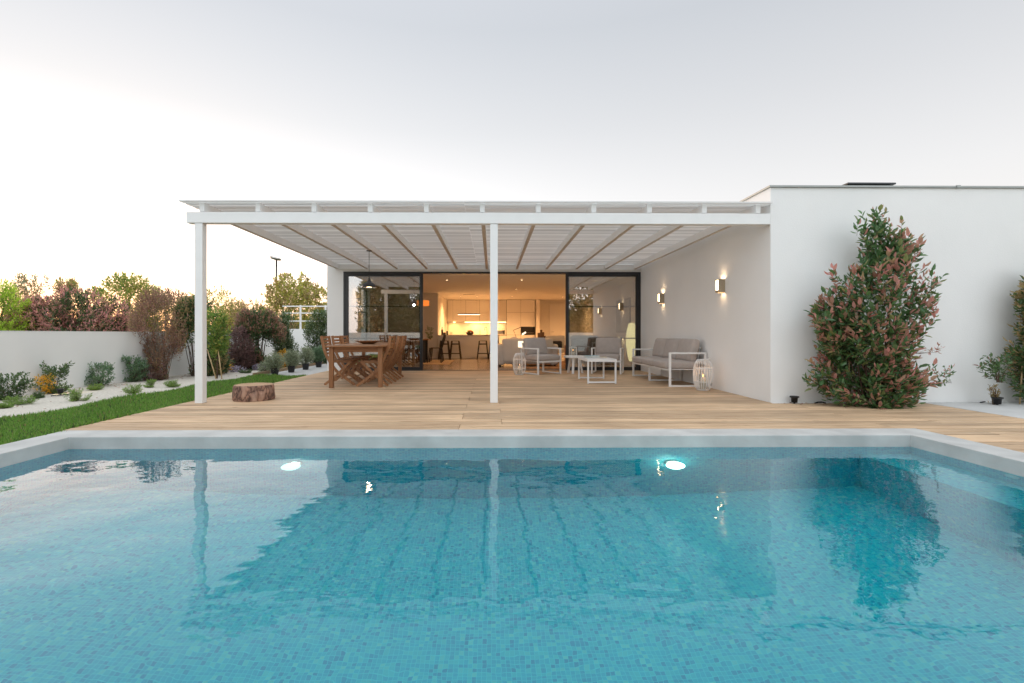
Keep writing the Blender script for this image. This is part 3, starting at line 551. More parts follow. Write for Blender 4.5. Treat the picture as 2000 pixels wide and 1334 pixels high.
# ------------------------------------------------------------------ outdoor furniture
# dining table (slightly turned)
TR = math.atan2(.2, 2.8)
dt_ = thing('dining_table', 'long reddish teak dining table with clipped corners on the deck', 'table', (-2.40, 9.60, 0), TR)
hw, hl = .50, 1.58; c = .16
b = MB(); poly = [(-hw+c, -hl), (hw-c, -hl), (hw, -hl+c), (hw, hl-c), (hw-c, hl), (-hw+c, hl), (-hw, hl-c), (-hw, -hl+c)]
b.add([(x, y, .69) for x, y in poly]+[(x, y, .715) for x, y in poly], [tuple(range(8))[::-1], tuple(range(8, 16))]+[(k, (k+1) % 8, 8+(k+1) % 8, 8+k) for k in range(8)]); b.build('tabletop', M['teak'], dt_, bevel=.004)
b = MB(); b.box(-.40, .40, -1.41, -1.385, .60, .688); b.box(-.40, .40, 1.385, 1.41, .60, .688); b.box(-.415, -.39, -1.38, 1.38, .60, .688); b.box(.39, .415, -1.38, 1.38, .60, .688); b.build('apron', M['teak'], dt_)
for sx in (-1, 1):
    for sy in (-1, 1): B(sx*.405-.036, sx*.405+.036, sy*1.40-.036, sy*1.40+.036, 0.002, .689).build('leg', M['teakz'], dt_, bevel=.004)
t = thing('serving_dish', 'wide shallow woven dish with scalloped rim on the teak table', 'dish', (-2.36, 9.25, .716))
b = MB(); n = 40; pr = [(.0, .004), (.11, .004), (.17, .03), (.235, .055), (.24, .06), (.235, .062), (.165, .038), (.10, .014), (0, .012)]
b.add([(r_*math.cos(2*math.pi*k/n), r_*math.sin(2*math.pi*k/n), z+(.006*math.cos(k*math.pi) if r_ > .2 else 0)) for r_, z in pr for k in range(n)], [(i*n+k, i*n+(k+1) % n, (i+1)*n+(k+1) % n, (i+1)*n+k) for i in range(len(pr)-1) for k in range(n)])
b.build('dish_body', M['teak'], t, True)
# folding chair, local +x is forward
def curve(p, n=10):   # Catmull-Rom through p
    P_ = [Vector((a, b_, 0)) for a, b_ in p]; P_ = [P_[0]*2-P_[1]]+P_+[P_[-1]*2-P_[-2]]; o = []
    for i in range(1, len(P_)-2):
        for k in range(n):
            t = k/n; a, b_, c_, d_ = P_[i-1:i+3]; q = .5*((2*b_)+(c_-a)*t+(2*a-5*b_+4*c_-d_)*t*t+(3*b_-a-3*c_+d_)*t**3); o.append((q.x, q.y))
    o.append((P_[-2].x, P_[-2].y)); return o
def fchair(loc, rz, label):
    r_ = thing('folding_chair', label, 'chair', loc, rz, 'teak folding chairs around the dining table')
    ca = curve([(-.285, .87), (-.245, .66), (-.17, .47), (-.03, .26), (.14, .12), (.30, .005)], 5); cb = curve([(.22, .425), (.10, .30), (-.06, .15), (-.24, .005)], 5)
    for s_ in (-1, 1):
        y = s_*.215; MB().ribbon(ca, y-.012, y+.012, .045).build('back_leg', M['teakz'], r_)
        y = s_*.188; MB().ribbon(cb, y-.012, y+.012, .040).build('front_leg', M['teakz'], r_)
    b = MB()
    for z in (.845, .78, .725, .67, .615, .56):
        x = np.interp(z, [.47, .66, .87], [-.17, -.245, -.285]); h_ = .026 if z < .8 else .03
        mx = Matrix.Translation((x, 0, z)) @ Matrix.Rotation(R(-14), 4, 'Y'); b.box(-.007, .007, -.203, .203, -h_*.72, h_*.72, mx=mx)
    b.build('backrest', M['teak'], r_)
    b = MB()
    for k in range(7): x = -.15+k*.057; b.box(x, x+.048, -.172, .172, .432, .446)
    for s_ in (-1, 1): b.box(-.17, .25, s_*.174-.012+(s_*-.0), s_*.174+.012, .395, .431)
    b.build('seat', M['teak'], r_)
    MB().tube([(-.09, -.2, .125), (-.09, .2, .125)], .009, 6).build('crossbar', M['teak'], r_); MB().tube([(.17, -.2, .095), (.17, .2, .095)], .009, 6).build('crossbar', M['teak'], r_)
    return r_
sp_ = [('nearest teak folding chair on the left side of the dining table', -2.735, 8.80, 2), ('middle teak folding chair on the left side of the dining table', -2.79, 9.56, -1), ('farthest teak folding chair on the left side of the dining table', -2.83, 10.25, 3)]
c0 = fchair((sp_[0][1], sp_[0][2], .002), R(sp_[0][3]), sp_[0][0])
for l_, x, y, a in sp_[1:]: dup(c0, (x, y, .002), R(a), l_)
for l_, x, y, a in (('nearest teak folding chair on the right side of the dining table', -2.05, 8.62, 181), ('middle teak folding chair on the right side of the dining table', -2.06, 9.32, 184), ('farthest teak folding chair on the right side of the dining table', -2.09, 9.98, 183)): dup(c0, (x, y, .002), R(a), l_)

# pendant lamp under pergola
t = thing('pendant_lamp', 'dark dome pendant lamp hanging lit over the teak dining table', 'pendant lamp', (xat(721, 9.3), 9.3, 0))
MB().tube([(0, 0, 1.97), (0, 0, 2.50)], .005, 6).build('cord', M['black'], t); MB().lathe([(0, 2.51), (.05, 2.51), (.05, 2.495), (0, 2.49)], 16).build('ceiling_rose', M['black'], t)
MB().lathe([(.0, 1.985), (.018, 1.98), (.022, 1.94), (.035, 1.925), (.045, 1.90), (.105, 1.87), (.132, 1.83), (.136, 1.795), (.130, 1.795), (.124, 1.83), (.10, 1.86), (.035, 1.89), (0, 1.90)], 28).build('shade', M['dark'], t, True)
MB().lathe([(0, 1.80), (.05, 1.805), (.06, 1.83), (.02, 1.87), (0, 1.88)], 16).build('bulb', M['warm'], t, True); lamp('bulb_light', 'POINT', (0, 0, 1.79), 9, (1, .75, .5), t, .03)

# lounge pieces
SR = .036
def armframe(b, x, y0, y1, zt=.59):   # side loop in the y,z plane at x
    h = SR/2; b.box(x-h, x+h, y0, y0+SR, 0, zt); b.box(x-h, x+h, y1-SR, y1, 0, zt); b.box(x-h, x+h, y0+SR, y1-SR, zt-SR*.8, zt); b.box(x-h, x+h, y0+SR, y1-SR, 0, SR*.8)
def backcush(mb, cx, w, seed, y=.15):
    mx = Matrix.Translation((cx, y, .43)) @ Matrix.Rotation(R(-14), 4, 'X'); return mb.cushion(0, 0, .19, w, .14, .41, .05, .025, mx, seed=seed)
def armchair(loc, rz, label):     # faces local -y
    r_ = thing('lounge_armchair', label, 'armchair', loc, rz, 'white framed lounge armchairs with taupe cushions'); w = .32
    for s_ in (-1, 1): b = MB(); armframe(b, s_*w, -.33, .33); b.build('arm_frame', M['wpaint'], r_, bevel=.004)
    b = MB(); h = w-SR/2; b.box(-h, h, -.33, -.33+SR, .27, .27+SR); b.box(-h, h, .29, .29+SR, .27, .27+SR)
    for k in range(6): b.box(-h, h, -.25+k*.09, -.21+k*.09, .285, .297)
    for s_ in (-1, 1): b.bar((s_*.25, .27, .30), (s_*.25, .37, .70), .03, .02, (0, 1, 0))
    b.box(-.265, .265, .35, .375, .66, .70); b.build('seat_frame', M['wpaint'], r_, bevel=.003)
    MB().cushion(0, -.05, .37, .595, .60, .13, .045, .012, seed=1).build('seat_cushion', M['cushion'], r_, True)
    backcush(MB(), 0, .60, 3).build('back_cushion', M['cushion'], r_, True); return r_
def place(front_l, front_r):
    a = Vector(front_l); b_ = Vector(front_r); m_ = (a+b_)/2; u = (b_-a).normalized(); f = Vector((u.y, -u.x)); c_ = m_-f*.33; return (c_.x, c_.y, .002), math.atan2(u.y, u.x)
l, a = place((1.02, 10.62), (1.57, 10.97)); A1 = armchair(l, a, 'white framed armchair with taupe cushions beside the rattan lantern in the doorway')
l, a = place((2.27, 11.0), (2.88, 10.78)); dup(A1, l, a, 'white framed armchair with taupe cushions in front of the right glass panel')
sf = thing('lounge_sofa', 'three seat white framed sofa with taupe cushions along the side wall', 'sofa', (3.345, 9.30, .002), R(-90)); w = 1.07
for s_ in (-1, 1): b = MB(); armframe(b, s_*w, -.32, .32); b.build('arm_frame', M['wpaint'], sf, bevel=.004)
b = MB(); b.box(-w, w, -.32, -.32+SR, .27, .27+SR); b.box(-w, w, .28, .28+SR, .27, .27+SR)
for k in range(20): x = -w+.06+k*.105; b.box(x, x+.04, -.28, .28, .287, .298)
for x in (-.8, 0, .8): b.bar((x, .26, .30), (x, .33, .68), .03, .02, (0, 1, 0))
b.box(-.85, .85, .30, .325, .64, .68); b.build('seat_frame', M['wpaint'], sf, bevel=.003)
b = MB()
for s_ in (0,): b.box(-SR/2, SR/2, -.32, -.32+SR, 0, .27); b.box(-SR/2, SR/2, .28, .28+SR, 0, .27); b.box(-SR/2, SR/2, -.32+SR, .28, 0, SR*.8)
b.build('middle_leg', M['wpaint'], sf, bevel=.003)
for k in (-1, 0, 1): MB().cushion(k*.685, -.05, .365, .68, .62, .13, .045, .014, seed=5+k).build('seat_cushion', M['cushion'], sf, True)
for k in (-1, 0, 1): backcush(MB(), k*.665, .655, 9+k, .12).build('back_cushion', M['cushion'], sf, True)
ct = thing('coffee_table', 'low white metal coffee table with slatted top and loop legs', 'coffee table', (2.0, 9.25, .002))
b = MB(); X_ = .265; Y_ = .49
for k in range(8): x = -X_+.02+k*.0615; b.box(x, x+.056, -Y_+.025, Y_-.025, .435, .447)
b.box(-X_, X_, -Y_, -Y_+.03, .40, .448); b.box(-X_, X_, Y_-.03, Y_, .40, .448); b.box(-X_, -X_+.018, -Y_+.03, Y_-.03, .40, .448); b.box(X_-.018, X_, -Y_+.03, Y_-.03, .40, .448); b.build('tabletop', M['wpaint'], ct, bevel=.003)
for s_ in (-1, 1):
    y = s_*(Y_-.02); b = MB(); b.box(-X_, -X_+.03, y-.016, y+.016, 0, .399); b.box(X_-.03, X_, y-.016, y+.016, 0, .399); b.box(-X_+.03, X_-.03, y-.016, y+.016, .012, .04); b.build('leg_loop', M['wpaint'], ct, bevel=.003)
bkc = [((.55, .70, .78), 'pale blue magazine at the bottom of the pile on the coffee table', .28, .21, 0, 4), ((.70, .74, .80), 'white and blue magazine in the middle of the pile on the coffee table', .27, .20, .013, -6), ((.30, .55, .66), 'blue covered magazine on top of the pile on the coffee table', .26, .19, .025, 8), ((.62, .52, .36), 'buff covered booklet lying right of the magazine pile', .14, .2, 0, -3)]
for i, (c_, l_, wx, wy, dz, a) in enumerate(bkc):
    t = thing('magazine', l_, 'magazine', (1.93 if i < 3 else 2.15, 9.35, .452+dz), R(a))
    B(-wx/2, wx/2, -wy/2, wy/2, 0, .002).box(-wx/2, wx/2, -wy/2, wy/2, .010, .012).build('cover', mat('magazine_cover_%s' % 'abcd'[i], c_, .3, var=.35, scale=22), t); B(-wx/2+.002, wx/2-.003, -wy/2+.003, wy/2-.003, .002, .010).build('pages', M['candle'], t)
st = thing('side_table', 'round white side table on splayed legs between the two armchairs', 'side table', (1.90, 11.12, .002))
MB().lathe([(0, .36), (.245, .36), (.25, .365), (.25, .40), (.245, .405), (0, .405)], 36).build('tabletop', M['wpaint'], st)
for a in (250, 10, 130): ca_, sa = math.cos(R(a)), math.sin(R(a)); MB().bar((ca_*.12, sa*.12, .36), (ca_*.19, sa*.19, 0), .05, .035).build('leg', M['wpaint'], st)
t = thing('candle_box_lantern', 'small white box lantern with lit candle on the round side table', 'lantern', (1.86, 11.08, .408), R(8)); s_ = .07
b = MB(); b.box(-s_, s_, -s_, s_, 0, .012); b.box(-s_, s_, -s_, s_, .188, .20)
for sx in (-1, 1):
    for sy in (-1, 1): b.box(sx*s_-.006*(sx+1), sx*s_-.006*(sx-1), sy*s_-.006*(sy+1), sy*s_-.006*(sy-1), .012, .188)
b.build('case', M['wpaint'], t); b = MB()
for a in ((-.064, .064, -.0645, -.063), (-.064, .064, .063, .0645), (-.0645, -.063, -.062, .062), (.063, .0645, -.062, .062)): b.box(a[0], a[1], a[2], a[3], .013, .187)
b.build('panes', M['clear'], t); MB().lathe([(0, .012), (.03, .012), (.03, .11), (0, .112)], 16).build('candle', M['candle'], t, True); MB().lathe([(0, .115), (.006, .125), (.003, .14), (0, .15)], 8).build('flame', M['flame'], t)
def rattan(loc, s, label, rz=0):
    t = thing('rattan_lantern', label, 'lantern', loc, rz, 'white cane lanterns with lit candles'); b = MB(); n = 22
    pr = [(.085, .0), (.115, .06), (.138, .13), (.145, .25), (.138, .36), (.115, .43), (.085, .48)]
    for k in range(n):
        a = 2*math.pi*k/n; b.tube([(r_*math.cos(a), r_*math.sin(a), z) for r_, z in pr], .0062, 5)
    for (r_, z, q) in ((.085, .01, .008), (.140, .14, .006), (.141, .35, .006), (.085, .48, .009)): b.tube([(r_*math.cos(2*math.pi*k/24), r_*math.sin(2*math.pi*k/24), z) for k in range(25)], q, 6, cap=False)
    MBb = MB().lathe([(0, .008), (.085, .008), (.085, .018), (0, .018)], 24)
    b.build('cage', M['wpaint'], t, True); MBb.build('base', M['wpaint'], t)
    MB().tube([(.09*math.cos(a), -.12*math.sin(a)*.9, .485+.012*math.sin(a)) for a in [math.pi*k/12 for k in range(13)]], .007, 6).build('handle', M['wpaint'], t, True)
    MB().lathe([(.03, .02), (.055, .02), (.058, .25), (.055, .25), (.05, .03)], 20).build('glass_cup', M['clear'], t, True)
    MB().lathe([(0, .02), (.036, .02), (.036, .20), (0, .202)], 16).build('candle', M['candle'], t, True); MB().lathe([(0, .21), (.009, .222), (.005, .245), (0, .26)], 8).build('flame', M['flame'], t); lamp('candle_light', 'POINT', (0, 0, .25), .5, (1, .5, .2), t, .02)
    t.scale = (s, s, s); return t
rattan((xat(1373, 7.74), 7.74, .002), 1.02, 'white cane lantern standing at the near end of the sofa', .4)
rattan((xat(1014.5, 10.7), 10.7, .002), .98, 'white cane lantern standing left of the armchair in the doorway', 1.5)
lg = thing('tree_stump', 'thick round slice of pine log with cracked bark lying on the deck', 'log', (xat(496, 6.72), 6.72, .002))
n = 72; b = MB(); rings = [(.250, 0), (.260, .02), (.256, .10), (.252, .19), (.246, .205), (.240, .210)]; rr = random.Random(8)
ph = [rr.uniform(0, 6) for _ in range(6)]
def lr(a, z): return 1+.02*math.sin(3*a+ph[0])+.015*math.sin(7*a+ph[1]+z*9)+.014*math.sin(17*a+ph[2])+.012*math.sin(29*a+ph[3]+z*14)
b.add([(r_*lr(2*math.pi*k/n, z)*math.cos(2*math.pi*k/n), r_*lr(2*math.pi*k/n, z)*math.sin(2*math.pi*k/n), z) for r_, z in rings for k in range(n)], [(i*n+k, i*n+(k+1) % n, (i+1)*n+(k+1) % n, (i+1)*n+k) for i in range(len(rings)-1) for k in range(n)]); b.build('bark', M['logbark'], lg, True)
b = MB(); b.add([(.2405*lr(2*math.pi*k/n, .218)*math.cos(2*math.pi*k/n), .2405*lr(2*math.pi*k/n, .218)*math.sin(2*math.pi*k/n), .2102) for k in range(n)], [tuple(range(n))]); b.build('sawn_top', M['logtop'], lg)
# wall lamps on the side wall
for Y, lab in ((7.66, 'bronze box wall lamp nearer the pool, above the lantern end of the sofa'), (10.36, 'bronze box wall lamp nearer the glass doors on the side wall')):
    t = thing('wall_lamp', lab, 'wall lamp', (3.69, Y, 1.67), 0, 'bronze wall lamps'); b = MB()
    b.box(-.105, -.003, -.055, -.045, -.105, .105); b.box(-.105, -.003, .045, .055, -.105, .105); b.box(-.105, -.09, -.045, .045, -.105, -.065); b.box(-.105, -.09, -.045, .045, .095, .105); b.box(-.014, -.003, -.045, .045, -.105, .105); b.build('housing', M['bronze'], t)
    B(-.100, -.094, -.045, .045, -.065, .095).build('diffuser', M['warm'], t); lamp('lamp_glow', 'POINT', (-.06, 0, .07), 1.6, (1, .7, .42), t, .03); lamp('lamp_glow', 'POINT', (-.06, 0, -.07), .8, (1, .7, .42), t, .03)

# ------------------------------------------------------------------ interior
IY = 17.9; IX0, IX1 = xat(855, IY), xat(975, IY)
isl = thing('kitchen_island', 'long pale kitchen island with thin worktop behind the bar stools', 'kitchen island', ((IX0+IX1)/2, IY+.4, .002)); hwi = (IX1-IX0)/2
B(-hwi+.01, hwi-.06, -.38, .38, 0, .835).build('body', M['cab'], isl); B(-hwi, hwi-.05, -.40, .42, .835, .855).box(hwi-.05, hwi-.003, -.40, .42, 0, .855).build('worktop', M['conc'], isl)
kc = thing('kitchen_cabinets', 'wall of flat pale kitchen cupboards with a glowing worktop recess', 'kitchen cabinets', (0, KY, .002))
cx0 = -2.0; cx1 = xat(989, KY); cx2 = 1.90
b = MB(); e_ = .004
def doors(b, xs, z0, z1, y):
    for a_, c_ in zip(xs[:-1], xs[1:]): b.box(a_+e_, c_-e_, y-.02, y, z0+e_, z1-e_)
B(cx0, cx1, -.15, .19, 1.44, 2.42).box(cx1, cx2, -.40, .19, 0, 2.42).box(cx0, cx1, -.40, .19, 0.08, .86).build('carcass', M['dark'], kc)
xs = [cx0, xat(885, KY), xat(910, KY), xat(937, KY), xat(960, KY), cx1]; doors(b, xs, 1.44, 2.42, -.152); b.build('wall_cupboard', M['cab'], kc)
b = MB(); xm = xat(1016, KY); doors(b, [cx1, xm, cx2], 1.86, 2.42, -.402); doors(b, [cx1, xm], .86, 1.86, -.402); doors(b, [xm, cx2], 1.22, 1.86, -.402); doors(b, [cx1, xm, cx2], .08, .86, -.402); b.build('tall_cupboard', M['cab'], kc)
b = MB(); doors(b, xs, .08, .84, -.402); b.build('base_cupboard', M['cab'], kc)
b = B(cx0, cx1-.002, -.42, .18, .862, .885); b.build('worktop', M['cab'], kc); B(cx0, cx1-.002, .18, .19, .885, 1.44).build('splashback', M['cab'], kc)
b = B(cx0+.25, xat(890, KY), -.12, -.06, 1.425, 1.438); b.box(xat(908, KY), cx1-.02, -.12, -.06, 1.425, 1.438); b.build('led_strip', M['strip'], kc)
for x_, e2 in ((-1.75, 6), (-.7, 9), (.2, 9)): lamp('strip_light', 'AREA', (x_, -.08, 1.41), e2*.6, (1, .5, .15), kc, shape='RECTANGLE', size=.7, size_y=.05)
ov = B(xm+.01, cx2-.01, -.43, -.40, .87, 1.215).build('oven', M['black'], kc); MB().tube([(xm+.05, -.45, .95), (cx2-.05, -.45, .95)], .008, 6).build('oven_handle', M['steel'], ov)
# objects on island
def lath(name, lab, cat, x, y, z, prof, m, part='body', extra=None):
    t = thing(name, lab, cat, (x, y, z)); MB().lathe(prof, 16).build(part, m, t, True); return t
iz = .859
lath('wine_bottle', 'dark wine bottle at the left end of the kitchen island', 'bottle', xat(862, IY), 18.2, iz, [(0, 0), (.038, 0), (.038, .18), (.014, .24), (.014, .31), (0, .31)], M['black'])
lath('spice_jar', 'squat dark jar beside the wine bottle on the island', 'jar', xat(867, IY), 18.15, iz, [(0, 0), (.05, 0), (.05, .09), (.03, .11), (0, .11)], M['gun'])
lath('coffee_canister', 'black cylindrical canister on the kitchen island', 'canister', xat(872, IY), 18.2, iz, [(0, 0), (.035, 0), (.035, .16), (0, .16)], M['black'])
t = lath('cooking_oil_jug', 'glass jug with yellow flowers on the island left of the fruit bowl', 'jug', xat(880, IY), 18.2, iz, [(0, 0), (.05, 0), (.055, .10), (.04, .12), (.035, .10), (0, .01)], M['clear'])
t = lath('fruit_bowl', 'dark bowl heaped with fruit on the kitchen island', 'fruit bowl', xat(917, IY), 18.2, iz, [(0, 0), (.08, 0), (.14, .06), (.15, .11), (.14, .11), (.12, .06), (0, .02)], M['brownfab'])
fc = [mat('orange_fruit', (.65, .22, .03), .5), mat('green_fruit', (.30, .35, .05), .5), mat('red_fruit', (.35, .05, .03), .4)]
for k in range(9):
    a = k*2.4; r_ = .03+.01*k; MB().lathe([(0.001, -.036), (.025, -.026), (.036, 0), (.025, .026), (.001, .036)], 10).build('fruit', fc[k % 3], t, True).location = (r_*math.cos(a), r_*math.sin(a), .13+.012*(3-k*.4))
lath('glass_bottle', 'clear glass water bottle beside the island tap', 'bottle', xat(937, IY), 18.2, iz, [(0, 0), (.035, 0), (.035, .14), (.013, .18), (.013, .24), (0, .24)], M['clear'])
t = thing('kitchen_tap', 'tall curved dark kitchen tap on the island', 'tap', (xat(951, IY), 18.25, iz)); MB().tube([(0, 0, 0), (0, 0, .25)]+[(-.045+.045*math.cos(a), 0, .25+.06*math.sin(a)) for a in [math.pi*k/8 for k in range(1, 9)]]+[(-.09, 0, .18)], .009, 6).build('spout', M['gun'], t, True); MB().lathe([(0, 0), (.03, 0), (.03, .02), (0, .02)], 12).build('tap_base', M['gun'], t)
t = thing('toaster', 'steel toaster with black end on the back worktop', 'toaster', (xat(979, KY), KY-.1, .888)); B(-.17, .1, -.09, .09, 0, .18).build('body', M['steel'], t, bevel=.02); B(.101, .15, -.09, .09, 0, .18).build('end_cap', M['black'], t, bevel=.01)
# linear pendant over island
t = thing('linear_pendant_lamp', 'slim horizontal bar lamp hanging above the kitchen island', 'pendant lamp', (xat(915, IY), 18.2, 0)); B(-.42, .42, -.03, .03, 1.635, 1.68).build('bar', M['steel'], t); B(-.41, .41, -.025, .025, 1.629, 1.634).build('diffuser', M['warm'], t)
b = MB(); b.tube([(-.3, 0, 1.68), (-.3, 0, CZ)], .002, 4); b.tube([(.3, 0, 1.68), (.3, 0, CZ)], .002, 4); b.build('suspension_wire', M['steel'], t); lamp('bar_light', 'AREA', (0, 0, 1.62), 7, WARM, t, shape='RECTANGLE', size=.8, size_y=.05)
# ceiling downlights
dls = [(873, 547, 'front left ceiling downlight seen left of the middle post'), (1019, 547, 'front ceiling downlight just right of the middle post'), (1008, 565, 'second row ceiling downlight right of the middle post'), (1000, 579, 'small ceiling downlight in front of the tall cupboards'), (899, 579, 'ceiling downlight left of the ceiling vent'), (932, 579, 'ceiling downlight right of the ceiling vent'), (1099, 580, 'ceiling downlight beside the inner door'), (1163, 548, 'ceiling downlight behind the right glass panel'), (727, 547, 'ceiling downlight behind the left glass panel')]
for px_, py_, lab in dls:
    x, y = at(px_, py_, CZ); t = thing('downlight', lab, 'downlight', (x, y, CZ), 0, 'recessed ceiling downlights')
    MB().lathe([(.028, -.001), (.045, -.001), (.045, -.006), (.028, -.004)], 16).build('trim', M['wpaint'], t); MB().lathe([(0, -.002), (.03, -.002)], 16).build('lens', M['warm'], t)
    lamp('downlight_beam', 'SPOT', (0, 0, -.02), (210 if y > 18.5 else 110) if y > 16 else 50, WARM, t, .04, spot_size=R(150), spot_blend=.9)
x, y = at(916, 575, CZ); B(x-.22, x+.22, y-.05, y+.05, CZ-.008, CZ-.001).build('ceiling_vent', M['gun'], label='slim dark ceiling vent above the kitchen island', category='ceiling vent')
# bar stools
def stool(x, y, lab):
    t = thing('bar_stool', lab, 'bar stool', (x, y, .002), 0, 'dark metal bar stools at the kitchen island')
    B(-.15, .15, -.15, .15, .645, .665).build('seat', M['gun'], t, bevel=.008)
    for sx in (-1, 1):
        for sy in (-1, 1): MB().bar((sx*.125, sy*.125, .645), (sx*.20, sy*.20, 0), .04, .02).build('leg', M['gun'], t)
    b = MB(); z = .2; q = .178
    for a_, c_ in (((-q, -q), (q, -q)), ((q, -q), (q, q)), ((q, q), (-q, q)), ((-q, q), (-q, -q))): b.bar((*a_, z), (*c_, z), .012, .02)
    z = .54; q = .135
    for a_, c_ in (((-q, -q), (q, -q)), ((-q, q), (q, q))): b.bar((*a_, z), (*c_, z), .012, .04)
    b.build('footrest', M['gun'], t); return t
s0 = stool(xat(868, 17.4), 17.4, 'leftmost dark metal bar stool at the kitchen island')
for px_, lab in ((889.5, 'second dark metal bar stool from the left at the kitchen island'), (943, 'dark metal bar stool just left of the middle post'), (965, 'dark metal bar stool mostly hidden behind the middle post')): dup(s0, (xat(px_, 17.4), 17.4, .002), 0, lab)
# indoor dining set
B(-3.7, xat(880, 14.9), 14.3, 16.6, .004, .014).build('jute_rug', M['rug'], label='pale brown woven rug under the indoor dining table', category='rug')
t = thing('indoor_dining_table', 'dark legged wooden dining table inside behind the left glass panel', 'table', (-2.70, 15.4, .014)); B(-.75, .72, -.45, .45, .70, .735).build('tabletop', M['teak'], t, bevel=.004)
for sx in (-1, 1): B(sx*.55-.06, sx*.55+.06, -.38, -.28, 0, .70).box(sx*.55-.06, sx*.55+.06, .28, .38, 0, .70).box(sx*.55-.06, sx*.55+.06, -.28, .28, 0, .06).build('trestle_leg', M['black'], t)
def mchair(x, y, rz, lab):
    t = thing('metal_dining_chair', lab, 'chair', (x, y, .014), rz, 'dark metal chairs at the indoor dining table')
    B(-.18, .18, -.18, .18, .44, .455).build('seat', M['black'], t, bevel=.01)
    for sx in (-1, 1):
        for sy in (-1, 1): MB().bar((sx*.15, sy*.15, .44), (sx*.21, sy*.2, 0), .035, .015).build('leg', M['black'], t)
    b = MB(); b.tube([(-.17, -.16, .45), (-.26, -.17, .75), (-.28, -.12, .84), (-.29, 0, .86), (-.28, .12, .84), (-.26, .17, .75), (-.17, .16, .45)], .012, 6); b.tube([(-.18, 0, .45), (-.29, 0, .86)], .018, 4)
    b.tube([(-.18, -.07, .45), (-.285, -.07, .85)], .006, 4); b.tube([(-.18, .07, .45), (-.285, .07, .85)], .006, 4); b.build('backrest', M['black'], t, True); return t
q0 = mchair(-1.78, 15.15, math.pi, 'dark metal chair at the right end of the indoor dining table, nearer the doors')
dup(q0, (-1.80, 15.75, .014), math.pi, 'dark metal chair at the right end of the indoor dining table, farther back'); dup(q0, (-2.45, 14.75, .014), R(90), 'dark metal chair at the front of the indoor dining table, beside its leg'); dup(q0, (-3.05, 14.75, .014), R(90), 'dark metal chair at the front of the indoor dining table, behind the glass')
t = thing('orange_pendant_lamp', 'small orange drum pendant lamp glowing behind the left door frame', 'pendant lamp', (xat(826, 15.4), 15.4, 0)); MB().lathe([(.19, 1.80), (.20, 1.81), (.20, 1.96), (.19, 1.97)], 24).build('shade', emit('orange_shade_glow', (1, .25, .04), .8), t, True); MB().tube([(0, 0, 1.95), (0, 0, CZ)], .004, 4).box(-.19, .19, -.004, .004, 1.95, 1.955).build('cord', M['black'], t)
plant('table_plant', 'dark leafy branches in a vase on the indoor dining table', 'plant', (-2.0, 15.5, .75), .42, [(0, -.06, .06), (.5, -.14, .16), (1, -.10, .12)], .12, 30, .12, 6, .05, .02, 'dgreen', seed=77)
# living room
def sofa_in(x, y, rz, w, lab):
    t = thing('indoor_sofa', lab, 'sofa', (x, y, .004), rz); b = MB().cushion(0, .05, .24, w-.3, .8, .34, .05, 0, seed=2); b.build('base', M['lfab'], t, True)
    for s_ in (-1, 1): MB().cushion(s_*(w/2-.11), 0, .33, .22, .95, .58, .06, .01, seed=3).build('armrest', M['lfab'], t, True)
    MB().cushion(0, .40, .45, w-.3, .2, .66, .06, .02, seed=4).build('backrest', M['lfab'], t, True); MB().cushion(0, -.05, .46, w-.46, .7, .14, .05, .02, seed=6).build('seat_cushion', M['lfab'], t, True)
    b = MB()
    for sx in (-1, 1):
        for sy in (-.38, .38): b.box(sx*(w/2-.1)-.03, sx*(w/2-.1)+.03, sy-.03, sy+.03, 0, .05)
    b.build('feet', M['black'], t); return t
sofa_in(.98, 13.75, R(180), 1.7, 'pale grey fabric sofa with rounded arms standing inside the open doors')
t = thing('sofa_bolster', 'pale round cushion leaning on the indoor sofa arm', 'cushion', (.62, 13.6, .68)); MB().lathe([(.001, -.05), (.12, -.045), (.155, 0), (.12, .045), (.001, .05)], 24).build('cushion_body', M['lfab'], t, True, mx=Matrix.Rotation(R(80), 4, 'X'))
t = thing('table_lamp', 'small cube shaded table lamp glowing beside the lounge armchair', 'table lamp', (xat(1017, 12.5), 12.5, 0)); B(-.065, .065, -.065, .065, .56, .72).build('shade', M['warmdim'], t, bevel=.004); MB().tube([(0, 0, .0), (0, 0, .56)], .012, 8).lathe([(0, .002), (.11, .002), (.11, .02), (0, .02)], 20).build('stand', M['dark'], t); lamp('table_lamp_light', 'POINT', (0, 0, .78), 3, WARM, t, .06)
t = thing('floor_reading_lamp', 'black angled reading lamp with tilted lit head in front of the oven', 'floor lamp', (xat(1012, 15.5), 15.5, .004)); zz = lambda py: H-(py-652)*15.5/F; xx = lambda px: xat(px, 15.5)-xat(1012, 15.5)
MB().tube([(xx(1012), 0, 0), (xx(1009), 0, zz(661)), (xx(1003), 0, zz(645)), (xx(1017), 0, zz(639.5))], .011, 6).tube([(xx(1017), 0, zz(639.5)), (xx(1028), 0, zz(640.5))], .009, 6).lathe([(0, .0), (.13, 0), (.13, .02), (0, .02)], 20).build('stand', M['black'], t); MB().tube([(xx(1019.5), -.02, zz(654)), (xx(1027), -.02, zz(649))], .028, 10).build('lamp_head', M['warmdim'], t)
t = thing('wood_armchair', 'cream armchair with wooden arms and a black cushion inside the room', 'armchair', (xat(1083, 15.2), 15.2, .004), R(-12)); MB().cushion(0, 0, .38, .62, .6, .14, .05, .01, seed=1).build('seat', M['lfab'], t, True); MB().cushion(0, .28, .62, .62, .16, .46, .05, .01, seed=2).build('backrest', M['lfab'], t, True); MB().cushion(.02, .12, .56, .42, .12, .24, .05, .02, seed=3).build('black_cushion', M['black'], t, True)
